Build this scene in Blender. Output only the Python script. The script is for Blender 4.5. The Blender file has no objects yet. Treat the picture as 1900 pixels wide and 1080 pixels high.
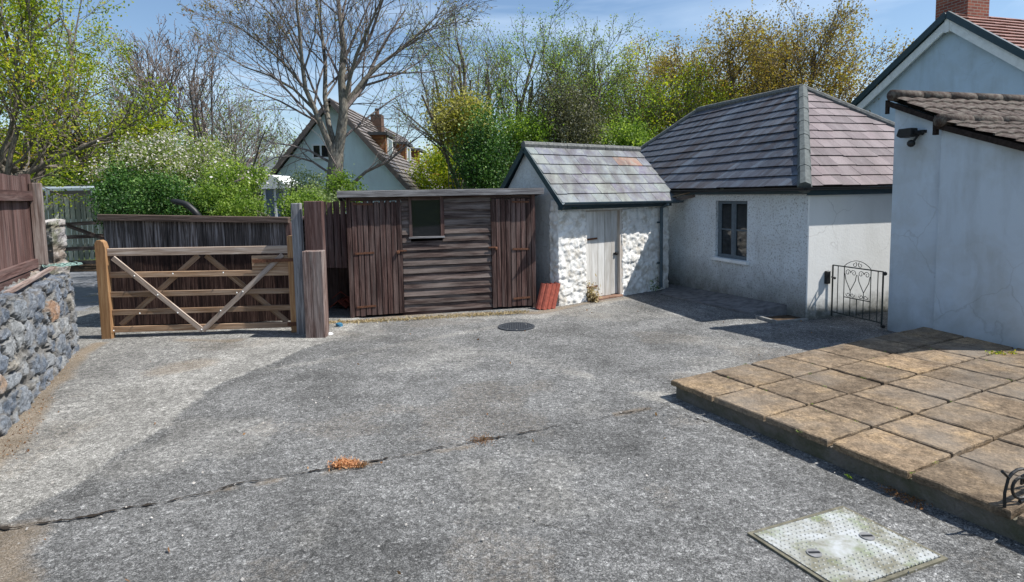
import bpy, bmesh, math, random
import numpy as np
from mathutils import Vector, Matrix

# ------------------------------------------------------------------ camera
F, CX, CY, HC = 1085.0, 950.0, 450.0, 1.83      # focal px, principal point, eye height
PIT, ROL = math.atan(90/1085), math.radians(1.0)
fw = Vector((0, math.cos(PIT), -math.sin(PIT)))
up0 = Vector((0, math.sin(PIT), math.cos(PIT)))
rt = Vector((1, 0, 0))*math.cos(ROL) - up0*math.sin(ROL)
up = up0*math.cos(ROL) + Vector((1, 0, 0))*math.sin(ROL)
EYE = Vector((0, 0, HC))
sc = bpy.context.scene
cd = bpy.data.cameras.new('camera'); cam = bpy.data.objects.new('camera', cd)
sc.collection.objects.link(cam); sc.camera = cam
cam.matrix_world = Matrix(((rt.x, up.x, -fw.x, 0), (rt.y, up.y, -fw.y, 0), (rt.z, up.z, -fw.z, HC), (0, 0, 0, 1)))
cd.sensor_width = 36; cd.lens = F/1900*36; cd.shift_y = -90/1900; cd.clip_start = .05; cd.clip_end = 6000

# ------------------------------------------------------------------ sun and sky
SX, SY = -.70, .095                            # ground shift of a shadow per metre of height
sdir = Vector((SX, SY, -1)).normalized()
sun = bpy.data.lights.new('sun', 'SUN'); sun.energy = 5.0; sun.angle = math.radians(.5); sun.color = (1, .95, .88)
so = bpy.data.objects.new('sun', sun); sc.collection.objects.link(so)
so.rotation_euler = sdir.to_track_quat('-Z', 'Y').to_euler()
w = bpy.data.worlds.new('World'); sc.world = w; w.use_nodes = True
nt = w.node_tree; nt.nodes.clear()
sky = nt.nodes.new('ShaderNodeTexSky'); sky.sky_type = 'NISHITA'; sky.sun_disc = False
toS = -sdir
sky.sun_elevation = math.asin(toS.z); sky.sun_rotation = math.atan2(toS.x, toS.y)
sky.altitude = 50; sky.air_density = 1.15; sky.dust_density = .6; sky.ozone_density = 4
tc = nt.nodes.new('ShaderNodeTexCoord'); mp = nt.nodes.new('ShaderNodeMapping'); mp.inputs['Scale'].default_value = (1.1, 1.6, 7)
mp.inputs['Rotation'].default_value = (0, .12, .4)
nz = nt.nodes.new('ShaderNodeTexNoise'); nz.inputs['Scale'].default_value = 1.9; nz.inputs['Detail'].default_value = 7; nz.inputs['Roughness'].default_value = .52
nz.inputs['Distortion'].default_value = .5
cr = nt.nodes.new('ShaderNodeValToRGB'); cr.color_ramp.elements[0].position = .42; cr.color_ramp.elements[1].position = .74
cr.color_ramp.elements[0].color = (0, 0, 0, 1); cr.color_ramp.elements[1].color = (.6, .6, .6, 1)
mx = nt.nodes.new('ShaderNodeMixRGB'); mx.inputs['Color2'].default_value = (6.2, 7.4, 8.8, 1)
bg = nt.nodes.new('ShaderNodeBackground'); bg.inputs['Strength'].default_value = .102
ow = nt.nodes.new('ShaderNodeOutputWorld')
L = nt.links.new
L(tc.outputs['Generated'], mp.inputs['Vector']); L(mp.outputs[0], nz.inputs['Vector']); L(nz.outputs['Fac'], cr.inputs[0])
L(cr.outputs[0], mx.inputs['Fac']); L(sky.outputs[0], mx.inputs['Color1']); L(mx.outputs[0], bg.inputs[0]); L(bg.outputs[0], ow.inputs[0])
sc.view_settings.view_transform = 'Standard'; sc.view_settings.look = 'None'
sc.view_settings.exposure = .52; sc.view_settings.gamma = 1; sc.view_settings.use_curve_mapping = False

# ------------------------------------------------------------------ surveying helpers
def ray(px, py): return fw + rt*((px-CX)/F) + up*(-(py-CY)/F)
def G(px, py, z=0.0):
    d = ray(px, py); t = (z-HC)/d.z; return EYE + d*t
def atY(px, py, y):
    d = ray(px, py); return EYE + d*(y/d.y)
class Frame:
    """vertical plane through two ground points: s along it, t behind it, z up"""
    def __init__(s, a, b):
        s.o = Vector((a[0], a[1], 0)); e = Vector((b[0]-a[0], b[1]-a[1], 0)); s.len = e.length; s.e = e.normalized(); s.n = Vector((-s.e.y, s.e.x, 0))
    def w(s, a, t, z): return s.o + s.e*a + s.n*t + Vector((0, 0, z))
    def px(s, x, y, t=0):
        d = ray(x, y); o = s.o + s.n*t; k = (o-EYE).dot(s.n)/d.dot(s.n); p = EYE + d*k
        return (p-s.o).dot(s.e), p.z
R = random.Random(5)

# ------------------------------------------------------------------ object helpers
def put(o, parent=None):
    sc.collection.objects.link(o)
    if parent: o.parent = parent; o.matrix_parent_inverse = Matrix.Translation(-parent.location)
    return o
def tag(o, label=None, cat=None, group=None, kind=None):
    if label: o['label'] = label
    if cat: o['category'] = cat
    if group: o['group'] = group
    if kind: o['kind'] = kind
    return o
def thing(name, loc, label, cat, group=None):
    o = bpy.data.objects.new(name, None); o.location = Vector(loc); o.empty_display_size = .2
    sc.collection.objects.link(o); return tag(o, label, cat, group)
class MB:
    def __init__(s): s.v = []; s.f = []; s.r = []; s.lc = []
    def add(s, vs, fs, rnd=None, lc=None):
        k = len(s.v); rnd = R.random() if rnd is None else rnd
        s.v += [tuple(p) for p in vs]; s.lc += (lc if lc else [tuple(p) for p in vs])
        s.f += [tuple(i+k for i in f) for f in fs]; s.r += [rnd]*len(vs); return s
    def box(s, o, a, b, c, rnd=None, taper=None):
        """corner o and three edge vectors; grain runs along the longest"""
        o, a, b, c = Vector(o), Vector(a), Vector(b), Vector(c)
        if a.cross(b).dot(c) < 0: a, b = b, a
        vs = [o, o+a, o+a+b, o+b, o+c, o+a+c, o+a+b+c, o+b+c]
        ln = [a.length, b.length, c.length]; od = sorted(range(3), key=lambda i: -ln[i]); off = (R.uniform(0, 50), R.uniform(0, 50), R.uniform(0, 50))
        u = [(0, 0, 0), (1, 0, 0), (1, 1, 0), (0, 1, 0), (0, 0, 1), (1, 0, 1), (1, 1, 1), (0, 1, 1)]
        lc = [tuple(q[od[j]]*ln[od[j]]+off[j] for j in range(3)) for q in u]
        return s.add(vs, [(0, 3, 2, 1), (4, 5, 6, 7), (0, 1, 5, 4), (1, 2, 6, 5), (2, 3, 7, 6), (3, 0, 4, 7)], rnd, lc)
    def prism(s, poly, d, rnd=None):
        n = len(poly); d = Vector(d); poly = [Vector(p) for p in poly]
        nn = sum(((poly[i]-poly[0]).cross(poly[(i+1) % n]-poly[0]) for i in range(1, n-1)), Vector())
        if nn.dot(d) > 0: poly = poly[::-1]
        vs = poly+[p+d for p in poly]
        fs = [tuple(range(n)), tuple(range(2*n-1, n-1, -1))]+[((i+1) % n, i, i+n, (i+1) % n+n) for i in range(n)]
        return s.add(vs, fs, rnd)
    def bar(s, p, q, w, h, nrm, rnd=None):
        """rectangular bar from p to q, width w across, depth h along nrm"""
        p, q, nrm = Vector(p), Vector(q), Vector(nrm).normalized(); d = q-p; x = d.cross(nrm).normalized()
        return s.box(p-x*w/2-nrm*h/2, d, x*w, nrm*h, rnd)
    def tube(s, pts, rad, n=6, rnd=None, cap=True):
        pts = [Vector(p) for p in pts]; m = len(pts); rad = rad if isinstance(rad, (list, tuple)) else [rad]*m
        vs = []; lc = []; L_ = 0; ref = None
        for i, p in enumerate(pts):
            d = (pts[min(i+1, m-1)]-pts[max(i-1, 0)]).normalized()
            if ref is None: ref = d.orthogonal().normalized()
            ref = (ref-d*ref.dot(d)); ref = ref.normalized() if ref.length > 1e-5 else d.orthogonal().normalized()
            b = d.cross(ref)
            if i: L_ += (p-pts[i-1]).length
            for k in range(n):
                a = 2*math.pi*k/n; ca, sa = math.cos(a), math.sin(a)
                vs.append(p+ref*(ca*rad[i])+b*(sa*rad[i])); lc.append((L_, ca*rad[i], sa*rad[i]))
        fs = [(i*n+k, i*n+(k+1) % n, (i+1)*n+(k+1) % n, (i+1)*n+k) for i in range(m-1) for k in range(n)]
        if cap: fs += [tuple(range(n-1, -1, -1)), tuple(range((m-1)*n, m*n))]
        return s.add(vs, fs, rnd, lc)
    def ball(s, c, r, n=8, rnd=None, sq=(1, 1, 1), jit=0):
        c = Vector(c); vs = [c+Vector((0, 0, r*sq[2]))]; m = max(3, n//2)
        for i in range(1, m):
            th = math.pi*i/m
            for k in range(n):
                a = 2*math.pi*k/n; j = 1+R.uniform(-jit, jit)
                vs.append(c+Vector((r*sq[0]*math.sin(th)*math.cos(a), r*sq[1]*math.sin(th)*math.sin(a), r*sq[2]*math.cos(th)))*j)
        vs.append(c-Vector((0, 0, r*sq[2])))
        fs = [(0, 1+k, 1+(k+1) % n) for k in range(n)]
        for i in range(m-2): fs += [(1+i*n+k, 1+(i+1)*n+k, 1+(i+1)*n+(k+1) % n, 1+i*n+(k+1) % n) for k in range(n)]
        e = len(vs)-1; b = 1+(m-2)*n; fs += [(e, b+(k+1) % n, b+k) for k in range(n)]
        return s.add(vs, fs, rnd)
    def build(s, name, mat, parent=None, smooth=False, bevel=0):
        me = bpy.data.meshes.new(name); me.from_pydata(s.v, [], s.f)
        a = me.attributes.new('rnd', 'FLOAT', 'POINT'); a.data.foreach_set('value', np.array(s.r, dtype=np.float32))
        a = me.attributes.new('lc', 'FLOAT_VECTOR', 'POINT'); a.data.foreach_set('vector', np.array(s.lc, dtype=np.float32).ravel())
        if smooth: me.polygons.foreach_set('use_smooth', [True]*len(me.polygons))
        me.materials.append(mat); me.update()
        o = put(bpy.data.objects.new(name, me), parent)
        if bevel:
            b = o.modifiers.new('bevel', 'BEVEL'); b.width = bevel; b.segments = 1; b.limit_method = 'ANGLE'
        return o
def npmesh(name, V, Fq, mat, parent=None, attrs=None, smooth=False):
    """V (n,3), Fq (m,k) numpy arrays"""
    me = bpy.data.meshes.new(name); n, (m, k) = len(V), Fq.shape
    me.vertices.add(n); me.vertices.foreach_set('co', V.astype(np.float32).ravel())
    me.loops.add(m*k); me.loops.foreach_set('vertex_index', Fq.astype(np.int32).ravel())
    me.polygons.add(m); me.polygons.foreach_set('loop_start', np.arange(0, m*k, k, dtype=np.int32)); me.polygons.foreach_set('loop_total', np.full(m, k, dtype=np.int32))
    me.polygons.foreach_set('use_smooth', np.full(m, smooth)); me.update(calc_edges=True)
    for nm, arr in (attrs or {}).items():
        a = me.attributes.new(nm, 'FLOAT', 'POINT'); a.data.foreach_set('value', arr.astype(np.float32))
    me.materials.append(mat); me.validate()
    return put(bpy.data.objects.new(name, me), parent)

# numpy noise ---------------------------------------------------------------
def hsh(*c):
    h = np.zeros(c[0].shape, dtype=np.uint32)
    for i, q in enumerate(c): h = (h ^ ((q.astype(np.int64)*[73856093, 19349663, 83492791, 2654435761][i]) & 0xffffffff).astype(np.uint32))*np.uint32(2246822519); h ^= h >> np.uint32(13)
    h = h*np.uint32(3266489917); h ^= h >> np.uint32(16)
    return h.astype(np.float64)/4294967296.0
def vnoise(P, s, seed=0):
    Q = P/s; I = np.floor(Q); f = Q-I; f = f*f*(3-2*f); out = 0
    for dx in (0, 1):
        for dy in (0, 1):
            for dz in (0, 1):
                wgt = (f[:, 0] if dx else 1-f[:, 0])*(f[:, 1] if dy else 1-f[:, 1])*(f[:, 2] if dz else 1-f[:, 2])
                out = out+wgt*hsh(I[:, 0]+dx, I[:, 1]+dy, I[:, 2]+dz, np.full(len(P), seed))
    return out
def fbm(P, s, seed=0, o=4): return sum(vnoise(P, s/2**i, seed+i)*.5**i for i in range(o))/sum(.5**i for i in range(o))
def worley(P, s, seed=0):
    Q = P/np.array(s); I = np.floor(Q); n = len(P); f1 = np.full(n, 9.); f2 = np.full(n, 9.); cid = np.zeros(n)
    for dx in (-1, 0, 1):
        for dy in (-1, 0, 1):
            for dz in (-1, 0, 1):
                c = [I[:, 0]+dx, I[:, 1]+dy, I[:, 2]+dz]
                h = [hsh(*c, np.full(n, seed+k)) for k in (0, 1, 2, 3)]
                d = np.sqrt(sum((c[k]+.1+.8*h[k]-Q[:, k])**2 for k in range(3)))
                b = d < f1; f2 = np.where(b, f1, np.minimum(f2, d)); cid = np.where(b, h[3], cid); f1 = np.where(b, d, f1)
    return f1, f2, cid
def sm(x, a, b): t = np.clip((x-a)/(b-a), 0, 1); return t*t*(3-2*t)
def rubble(name, fr, s0, s1, t0, t1, z0, z1, mat, parent, cell=.03, amp=.05, stone=(.26, .26, .17), seed=1, top=.05, lump=.02, zfn=None, smooth=True):
    """a solid block of rough stones: a gridded box whose skin is pushed out stone by stone"""
    bm = bmesh.new(); ds, dt, dz = s1-s0, t1-t0, z1-z0
    def face(o, a, b, la, lb):
        na, nb = max(1, round(la/cell)), max(1, round(lb/cell)); g = [[bm.verts.new(o+a*(la*i/na)+b*(lb*j/nb)) for j in range(nb+1)] for i in range(na+1)]
        for i in range(na):
            for j in range(nb): bm.faces.new((g[i][j], g[i+1][j], g[i+1][j+1], g[i][j+1]))
    X, Y, Z = Vector((1, 0, 0)), Vector((0, 1, 0)), Vector((0, 0, 1)); o = Vector((s0, t0, z0))
    face(o, X, Z, ds, dz); face(o+Y*dt+X*ds, -X, Z, ds, dz); face(o+X*ds, Y, Z, dt, dz); face(o+Y*dt, -Y, Z, dt, dz); face(o+Z*dz, X, Y, ds, dt)
    bmesh.ops.remove_doubles(bm, verts=bm.verts, dist=.002); bm.normal_update()
    P = np.array([v.co for v in bm.verts]); N = np.array([v.normal for v in bm.verts])
    Pw = P+.10*(np.stack([fbm(P, .2, seed+k) for k in (10, 20, 30)], 1)-.5)*np.array([1, 1, .8])
    f1, f2, cid = worley(Pw, stone, seed); e = sm(f2-f1, .0, .12)*.9+.1*sm(f2-f1, .0, .6)
    d = amp*(e-.55)+amp*.6*(cid-.5)*e+lump*(fbm(P, .06, seed+5, 3)-.5)*2
    P2 = P+N*d[:, None]; h = (P[:, 2]-z0)/dz
    P2[:, 2] += sm(h, .75, 1)*top*(2*fbm(P*np.array([1, 1, 0]), .35, seed+8, 2)-1)
    if zfn is not None: P2[:, 2] = z0+(P2[:, 2]-z0)*zfn(P[:, 0])
    for v, p in zip(bm.verts, P2): v.co = fr.w(p[0], p[1], p[2])
    me = bpy.data.meshes.new(name); bm.to_mesh(me); bm.free()
    for nm, arr in (('rnd', cid), ('joint', 1-sm(f2-f1, .03, .20))):
        a = me.attributes.new(nm, 'FLOAT', 'POINT'); a.data.foreach_set('value', arr.astype(np.float32))
    me.polygons.foreach_set('use_smooth', [smooth]*len(me.polygons)); me.materials.append(mat)
    return put(bpy.data.objects.new(name, me), parent)

# ------------------------------------------------------------------ materials
class Mat:
    def __init__(s, name, rough=.85, spec=.3):
        s.m = bpy.data.materials.new(name); s.m.use_nodes = True; s.t = s.m.node_tree; s.n = s.t.nodes; s.b = s.n['Principled BSDF']
        s.b.inputs['Roughness'].default_value = rough; s.b.inputs['Specular IOR Level'].default_value = spec
    def link(s, a, b): s.t.links.new(a, b)
    def obj(s): return s.n.new('ShaderNodeTexCoord').outputs['Object']
    def attr(s, nm, vec=False):
        a = s.n.new('ShaderNodeAttribute'); a.attribute_name = nm; return a.outputs['Vector' if vec else 'Fac']
    def map(s, v, scale):
        m = s.n.new('ShaderNodeMapping'); m.inputs['Scale'].default_value = scale; s.link(v, m.inputs[0]); return m.outputs[0]
    def noise(s, v, scale, detail=4, rough=.55, dist=0):
        n = s.n.new('ShaderNodeTexNoise'); n.inputs['Scale'].default_value = scale; n.inputs['Detail'].default_value = detail
        n.inputs['Roughness'].default_value = rough; n.inputs['Distortion'].default_value = dist; s.link(v, n.inputs['Vector']); return n.outputs['Fac']
    def ramp(s, f, stops, interp='LINEAR'):
        r = s.n.new('ShaderNodeValToRGB'); r.color_ramp.interpolation = interp; e = r.color_ramp.elements
        while len(e) < len(stops): e.new(.5)
        for q, (p, c) in zip(e, stops): q.position = p; q.color = (c, c, c, 1) if isinstance(c, (int, float)) else (*c, 1)
        s.link(f, r.inputs[0]); return r.outputs[0]
    def mix(s, f, a, b, mode='MIX'):
        m = s.n.new('ShaderNodeMixRGB'); m.blend_type = mode
        for k, q in (('Fac', f), ('Color1', a), ('Color2', b)):
            if isinstance(q, (int, float)): m.inputs[k].default_value = q if k == 'Fac' else (q, q, q, 1)
            elif isinstance(q, tuple): m.inputs[k].default_value = (*q, 1)
            else: s.link(q, m.inputs[k])
        return m.outputs[0]
    def math(s, op, a, b=0.0):
        m = s.n.new('ShaderNodeMath'); m.operation = op
        for i, q in enumerate((a, b)):
            if isinstance(q, (int, float)): m.inputs[i].default_value = q
            else: s.link(q, m.inputs[i])
        return m.outputs[0]
    def col(s, c):
        if isinstance(c, tuple): s.b.inputs['Base Color'].default_value = (*c, 1)
        else: s.link(c, s.b.inputs['Base Color'])
        return s
    def bump(s, h, strength=.5, dist=.01):
        b = s.n.new('ShaderNodeBump'); b.inputs['Strength'].default_value = strength; b.inputs['Distance'].default_value = dist
        s.link(h, b.inputs['Height']); s.link(b.outputs[0], s.b.inputs['Normal']); return s
def wood(name, c0, c1, c2, contrast=1.0, wear=None, wearamt=.5, fine=38):
    M = Mat(name, .8, .25); lc = M.attr('lc', True); r = M.attr('rnd')
    g = M.noise(M.map(lc, (2.0, fine, fine)), 1, 6, .65, .6)
    c = M.ramp(g, [(.5-.22/contrast, c0), (.5, c1), (.5+.22/contrast, c2)])
    c = M.mix(.75, c, M.ramp(r, [(0, .55), (.5, .95), (1, 1.35)]), 'MULTIPLY')
    if wear:
        n2 = M.noise(M.map(lc, (1.1, 9, 9)), 1, 5, .6, .3)
        c = M.mix(M.ramp(n2, [(.52-.3*wearamt*.5, 0), (.7, wearamt)]), c, wear)
    M.col(c); M.bump(g, .6, .006); return M.m
def plain(name, c, rough=.6, spec=.4, metal=0, var=.25, scale=9, bump=0):
    M = Mat(name, rough, spec); n = M.noise(M.obj(), scale, 6, .6)
    M.col(M.mix(1, c, M.ramp(n, [(.3, 1-var), (.7, 1+var*.6)]), 'MULTIPLY')); M.b.inputs['Metallic'].default_value = metal
    if bump: M.bump(M.noise(M.obj(), scale*8, 4), bump, .01)
    return M.m
def render_wall(name, c, dirt=(.30, .27, .22), damt=.35, bscale=40, bstr=.5, bdist=.012, speck=0, ground=0, gz=.35, crack=0, patch=0):
    M = Mat(name, .9, .15); o = M.obj()
    a = M.noise(o, 1.3, 7, .62, .3); b = M.noise(M.map(o, (3.5, 3.5, .7)), 1, 6, .6)
    cc = M.mix(M.ramp(a, [(.45, 0), (.75, damt)]), c, dirt)
    cc = M.mix(M.ramp(b, [(.5, 0), (.8, damt*.7)]), cc, tuple(x*.55 for x in dirt))
    if patch:
        cc = M.mix(M.ramp(M.noise(o, 2.3, 3, .5, 1.2), [(.52, 0), (.54, patch)]), cc, tuple(min(1, x*1.22) for x in c))
    if crack:
        vo = M.n.new('ShaderNodeTexVoronoi'); vo.feature = 'DISTANCE_TO_EDGE'; vo.inputs['Scale'].default_value = 1.15
        dn = M.n.new('ShaderNodeTexNoise'); dn.inputs['Scale'].default_value = 3.5; dn.inputs['Detail'].default_value = 6; M.link(o, dn.inputs['Vector'])
        M.link(M.mix(.22, o, dn.outputs['Color']), vo.inputs['Vector'])
        ln_ = M.math('MULTIPLY', M.ramp(vo.outputs['Distance'], [(.002, 1), (.007, 0)]), M.ramp(M.noise(o, 1.1, 3), [(.48, 0), (.58, crack)])); cc = M.mix(ln_, cc, (.13, .12, .11))
    if speck:
        v = M.noise(o, bscale*.9, 3, .7); cc = M.mix(M.ramp(v, [(.34, speck), (.47, 0)]), cc, (.10, .095, .085))
    if ground:
        sp = M.n.new('ShaderNodeSeparateXYZ'); M.link(o, sp.inputs[0])
        hgt = M.math('ADD', sp.outputs['Z'], M.math('MULTIPLY', M.noise(o, 5, 6, .7), -.55))
        cc = M.mix(M.ramp(M.math('DIVIDE', M.math('ADD', hgt, .25), gz), [(0, ground), (1, 0)]), cc, (.085, .085, .065))
    M.col(cc); M.bump(M.noise(o, bscale, 5, .65), bstr, bdist); return M.m
def slate(name, stops, lich=.35, lichc=(.42, .44, .40), streak=.4, rough=.5, sd=(5, 2.2, .5)):
    M = Mat(name, rough, .35); o = M.obj(); r = M.attr('rnd')
    c = M.ramp(r, stops)
    c = M.mix(M.ramp(M.noise(o, 9, 7, .7), [(.45, 0), (.68, lich)]), c, lichc)
    c = M.mix(M.ramp(M.noise(M.map(o, sd), 1, 5, .62), [(.44, 0), (.62, streak)]), c, (.045, .036, .036)); c = M.mix(M.ramp(M.noise(M.map(o, tuple(q*1.3+.1 for q in sd)), 1.1, 5, .62), [(.50, 0), (.68, streak*.7)]), c, lichc)
    c = M.mix(1, c, M.ramp(M.noise(o, 70, 3, .7), [(.3, .75), (.7, 1.2)]), 'MULTIPLY')
    M.col(c); M.bump(M.noise(o, 60, 4), .35, .006); return M.m
def leafmat(name, stops, trans=.35):
    M = Mat(name, .55, .3); c = M.ramp(M.attr('rnd'), stops); M.col(c)
    tr = M.n.new('ShaderNodeBsdfTranslucent'); M.link(M.mix(1, c, (1.25, 1.3, .7), 'MULTIPLY'), tr.inputs[0])
    ms = M.n.new('ShaderNodeMixShader'); ms.inputs[0].default_value = trans
    M.link(M.b.outputs[0], ms.inputs[1]); M.link(tr.outputs[0], ms.inputs[2]); M.link(ms.outputs[0], M.n['Material Output'].inputs[0]); return M.m
def bark(name, c0, c1, sc_=14, moss=None):
    M = Mat(name, .9, .15); o = M.obj(); n = M.noise(M.map(o, (1, 1, .35)), sc_, 7, .7)
    c = M.ramp(n, [(.35, c0), (.65, c1)])
    if moss: c = M.mix(M.ramp(M.noise(o, 4, 5), [(.45, 0), (.6, .7)]), c, moss)
    M.col(c); M.bump(n, .7, .02); return M.m

WOOD_BROWN = wood('shed_brown_wood', (.013, .007, .006), (.060, .031, .027), (.16, .098, .083), 1.4, (.22, .17, .155), .5, fine=58)
WOOD_SIDING = wood('siding_wood', (.010, .006, .005), (.052, .033, .029), (.16, .115, .10), 1.5, (.28, .24, .22), .65, fine=75)
WOOD_PANEL = wood('panel_grey_wood', (.020, .018, .018), (.085, .070, .062), (.20, .18, .17), 1.4, (.26, .25, .25), .55)
WOOD_OAK = wood('gate_oak', (.15, .085, .045), (.30, .19, .115), (.45, .33, .23), 1.0, (.40, .35, .30), .4)
WOOD_OAKGREY = wood('gate_grey_oak', (.17, .12, .09), (.33, .255, .20), (.52, .45, .39), 1.0, (.45, .42, .40), .5)
WOOD_STILE = wood('gate_stile_orange', (.16, .085, .04), (.29, .165, .08), (.40, .26, .14), 1.0)
WOOD_POST = wood('post_grey_wood', (.05, .035, .03), (.18, .12, .10), (.36, .30, .27), 1.3, (.40, .37, .35), .5)
WOOD_GREY = wood('weathered_grey_wood', (.10, .10, .11), (.26, .26, .27), (.45, .45, .46), 1.2)
WOOD_FENCE = wood('fence_red_brown_wood', (.035, .018, .017), (.095, .052, .046), (.19, .12, .108), 1.1, (.24, .20, .19), .35)
WOOD_PALE = wood('pale_pickets', (.30, .32, .26), (.52, .54, .46), (.66, .67, .60), 1.0, (.10, .13, .08), .5)
WOOD_DOOR = wood('door_white_paint', (.42, .40, .36), (.66, .66, .64), (.80, .80, .79), .8, (.26, .22, .17), .55, fine=26)
FASCIA = wood('fascia_grey', (.07, .065, .068), (.17, .165, .17), (.32, .32, .33), 1.2)
WHITE_ROUGH_SHADE_TINT = render_wall('white_roughcast_shade_tint', (.80, .86, .90), (.36, .33, .27), .32, 44, 1.0, .035, speck=.6, ground=.85, gz=.7, crack=.3, patch=.0)  # slight blue of the shaded side is tinted into the white base
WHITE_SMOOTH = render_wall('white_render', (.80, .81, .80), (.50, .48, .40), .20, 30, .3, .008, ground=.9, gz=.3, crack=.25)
LEANTO_SHADE_BLUE = render_wall('leanto_render_shade_blue', (.50, .58, .66), (.33, .33, .29), .55, 26, .45, .010, crack=.22, patch=.12, ground=.35, gz=.5)  # blue of the shade is painted into this white wall's base colour
GABLE_SHADE_BLUE = render_wall('gable_render_shade_blue', (.45, .57, .69), (.33, .37, .38), .40, 30, .3, .006, crack=.2, patch=.1)  # gable base colour carries the blue cast of shade, not a blue paint
PALE_BLUE = render_wall('pale_blue_render', (.64, .76, .78), (.35, .36, .34), .3, 12, .2, .01)
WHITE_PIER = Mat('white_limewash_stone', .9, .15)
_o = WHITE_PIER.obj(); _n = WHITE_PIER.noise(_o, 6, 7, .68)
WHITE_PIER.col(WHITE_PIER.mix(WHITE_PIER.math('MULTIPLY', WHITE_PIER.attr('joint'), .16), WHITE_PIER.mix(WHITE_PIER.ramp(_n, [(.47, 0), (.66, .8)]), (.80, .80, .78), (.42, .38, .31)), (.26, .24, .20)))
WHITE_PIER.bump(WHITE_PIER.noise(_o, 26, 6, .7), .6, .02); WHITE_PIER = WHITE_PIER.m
STONE = Mat('grey_rubble_stone', .85, .25); _o = STONE.obj()
_c = STONE.ramp(STONE.attr('rnd'), [(0, (.06, .078, .105)), (.25, (.14, .165, .205)), (.45, (.24, .25, .255)), (.6, (.085, .108, .145)), (.8, (.21, .23, .25)), (.95, (.28, .255, .21)), (1, (.26, .15, .09))])
_c = STONE.mix(STONE.ramp(STONE.noise(_o, 13, 8, .72), [(.46, 0), (.72, .7)]), _c, (.36, .37, .38))
_c = STONE.mix(STONE.math('MULTIPLY', STONE.attr('joint'), .85), _c, (.13, .12, .105))
_c = STONE.mix(1, _c, STONE.ramp(STONE.noise(_o, 55, 4, .7), [(.3, .6), (.7, 1.3)]), 'MULTIPLY')
STONE.col(_c); STONE.bump(STONE.noise(_o, 35, 6, .7), .9, .02); STONE = STONE.m
PILLAR = Mat('pale_pillar_stone', .9, .2); _o = PILLAR.obj()
_c = PILLAR.ramp(PILLAR.attr('rnd'), [(0, (.22, .21, .22)), (.4, (.33, .305, .29)), (.7, (.19, .135, .105)), (1, (.38, .36, .35))])
_c = PILLAR.mix(PILLAR.ramp(PILLAR.noise(_o, 9, 8, .72), [(.46, 0), (.68, .7)]), _c, (.50, .49, .46))
_c = PILLAR.mix(PILLAR.ramp(PILLAR.noise(_o, 4, 6, .7), [(.50, 0), (.62, .75)]), _c, (.09, .10, .045))
_c = PILLAR.mix(PILLAR.math('MULTIPLY', PILLAR.attr('joint'), .8), _c, (.13, .11, .09))
PILLAR.col(_c); PILLAR.bump(PILLAR.noise(_o, 30, 6, .7), .9, .02); PILLAR = PILLAR.m
SLATE_A = slate('old_slates', [(0, (.095, .09, .135)), (.2, (.155, .18, .205)), (.4, (.12, .11, .165)), (.58, (.17, .205, .21)), (.74, (.13, .145, .185)), (.86, (.20, .22, .20)), (.97, (.10, .092, .13)), (.985, (.22, .12, .08)), (1, (.24, .125, .085))], .7, (.24, .265, .235), .6, .55, (4, 2, .6))
SLATE_B = slate('roof_slates_shade_tone', [(0, (.032, .037, .050)), (.4, (.048, .053, .070)), (.75, (.065, .070, .088)), (1, (.088, .090, .105))], .35, (.14, .18, .23), .9, .62, (.45, 4.2, .45))  # darker copy of the roof slates, shade put into the colour; streaks are stains
SLATE_C = slate('roof_slates_pinkish_sunlit_tone', [(0, (.105, .082, .090)), (.4, (.14, .108, .118)), (.75, (.17, .132, .14)), (1, (.185, .150, .158))], .3, (.24, .215, .22), .4, .65, (4.2, .5, .5))  # lighter copy for the sunlit slope, sun put into the colour; pink hue is its own
RIDGE = plain('ridge_cement', (.16, .165, .16), .9, .2, 0, .5, 22, .5)
RIDGE_DARK = plain('hip_cap_dark', (.095, .11, .11), .8, .3, 0, .4, 14, .3)
CLAY = Mat('brown_clay_tiles', .85, .2); _o = CLAY.obj()
CLAY.col(CLAY.mix(CLAY.ramp(CLAY.noise(_o, 16, 7, .7), [(.44, 0), (.62, .85)]), (.055, .038, .032), (.15, .135, .115))); CLAY.bump(CLAY.noise(_o, 60, 4), .4, .006); CLAY = CLAY.m
CLAY_RED = plain('red_clay', (.30, .075, .05), .75, .3, 0, .35, 20, .3)
TILE_RED = slate('red_roof_tiles', [(0, (.22, .10, .08)), (1, (.34, .17, .14))], .25, (.35, .28, .25), .2)
GUTTER = plain('gutter_blue_grey', (.045, .075, .095), .45, .45, 0, .25, 10)
NAVY = plain('bargeboard_dark_teal', (.018, .045, .06), .45, .45, 0, .2, 8)
BLACK = plain('black_iron', (.012, .013, .014), .5, .4, 0, .3, 20)
IRONB = plain('dark_green_iron', (.015, .025, .024), .5, .45, 0, .3, 30)
RUST = plain('rusty_iron', (.16, .075, .045), .85, .25, .2, .5, 40, .3)
SOIL = plain('soil_rubble', (.09, .065, .045), .95, .1, 0, .6, 18, .9)
VERGE = plain('verge_dark_brown', (.035, .027, .024), .9, .1, 0, .6, 25, .5)
DARKIN = plain('dark_interior', (.010, .009, .008), .95, .05)
GLASS = Mat('window_glass', .04, .5); GLASS.col((.010, .013, .016)); GLASS.b.inputs['Specular IOR Level'].default_value = .5; GLASS = GLASS.m
FRAME_GREY = plain('window_frame_greyblue', (.10, .13, .155), .6, .35, 0, .25, 20)
WHITE_TRIM = plain('white_trim', (.72, .75, .76), .55, .35, 0, .15, 6)
BRICK = Mat('chimney_brick', .9, .2); bt = BRICK.n.new('ShaderNodeTexBrick'); bt.inputs['Scale'].default_value = 1
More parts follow.
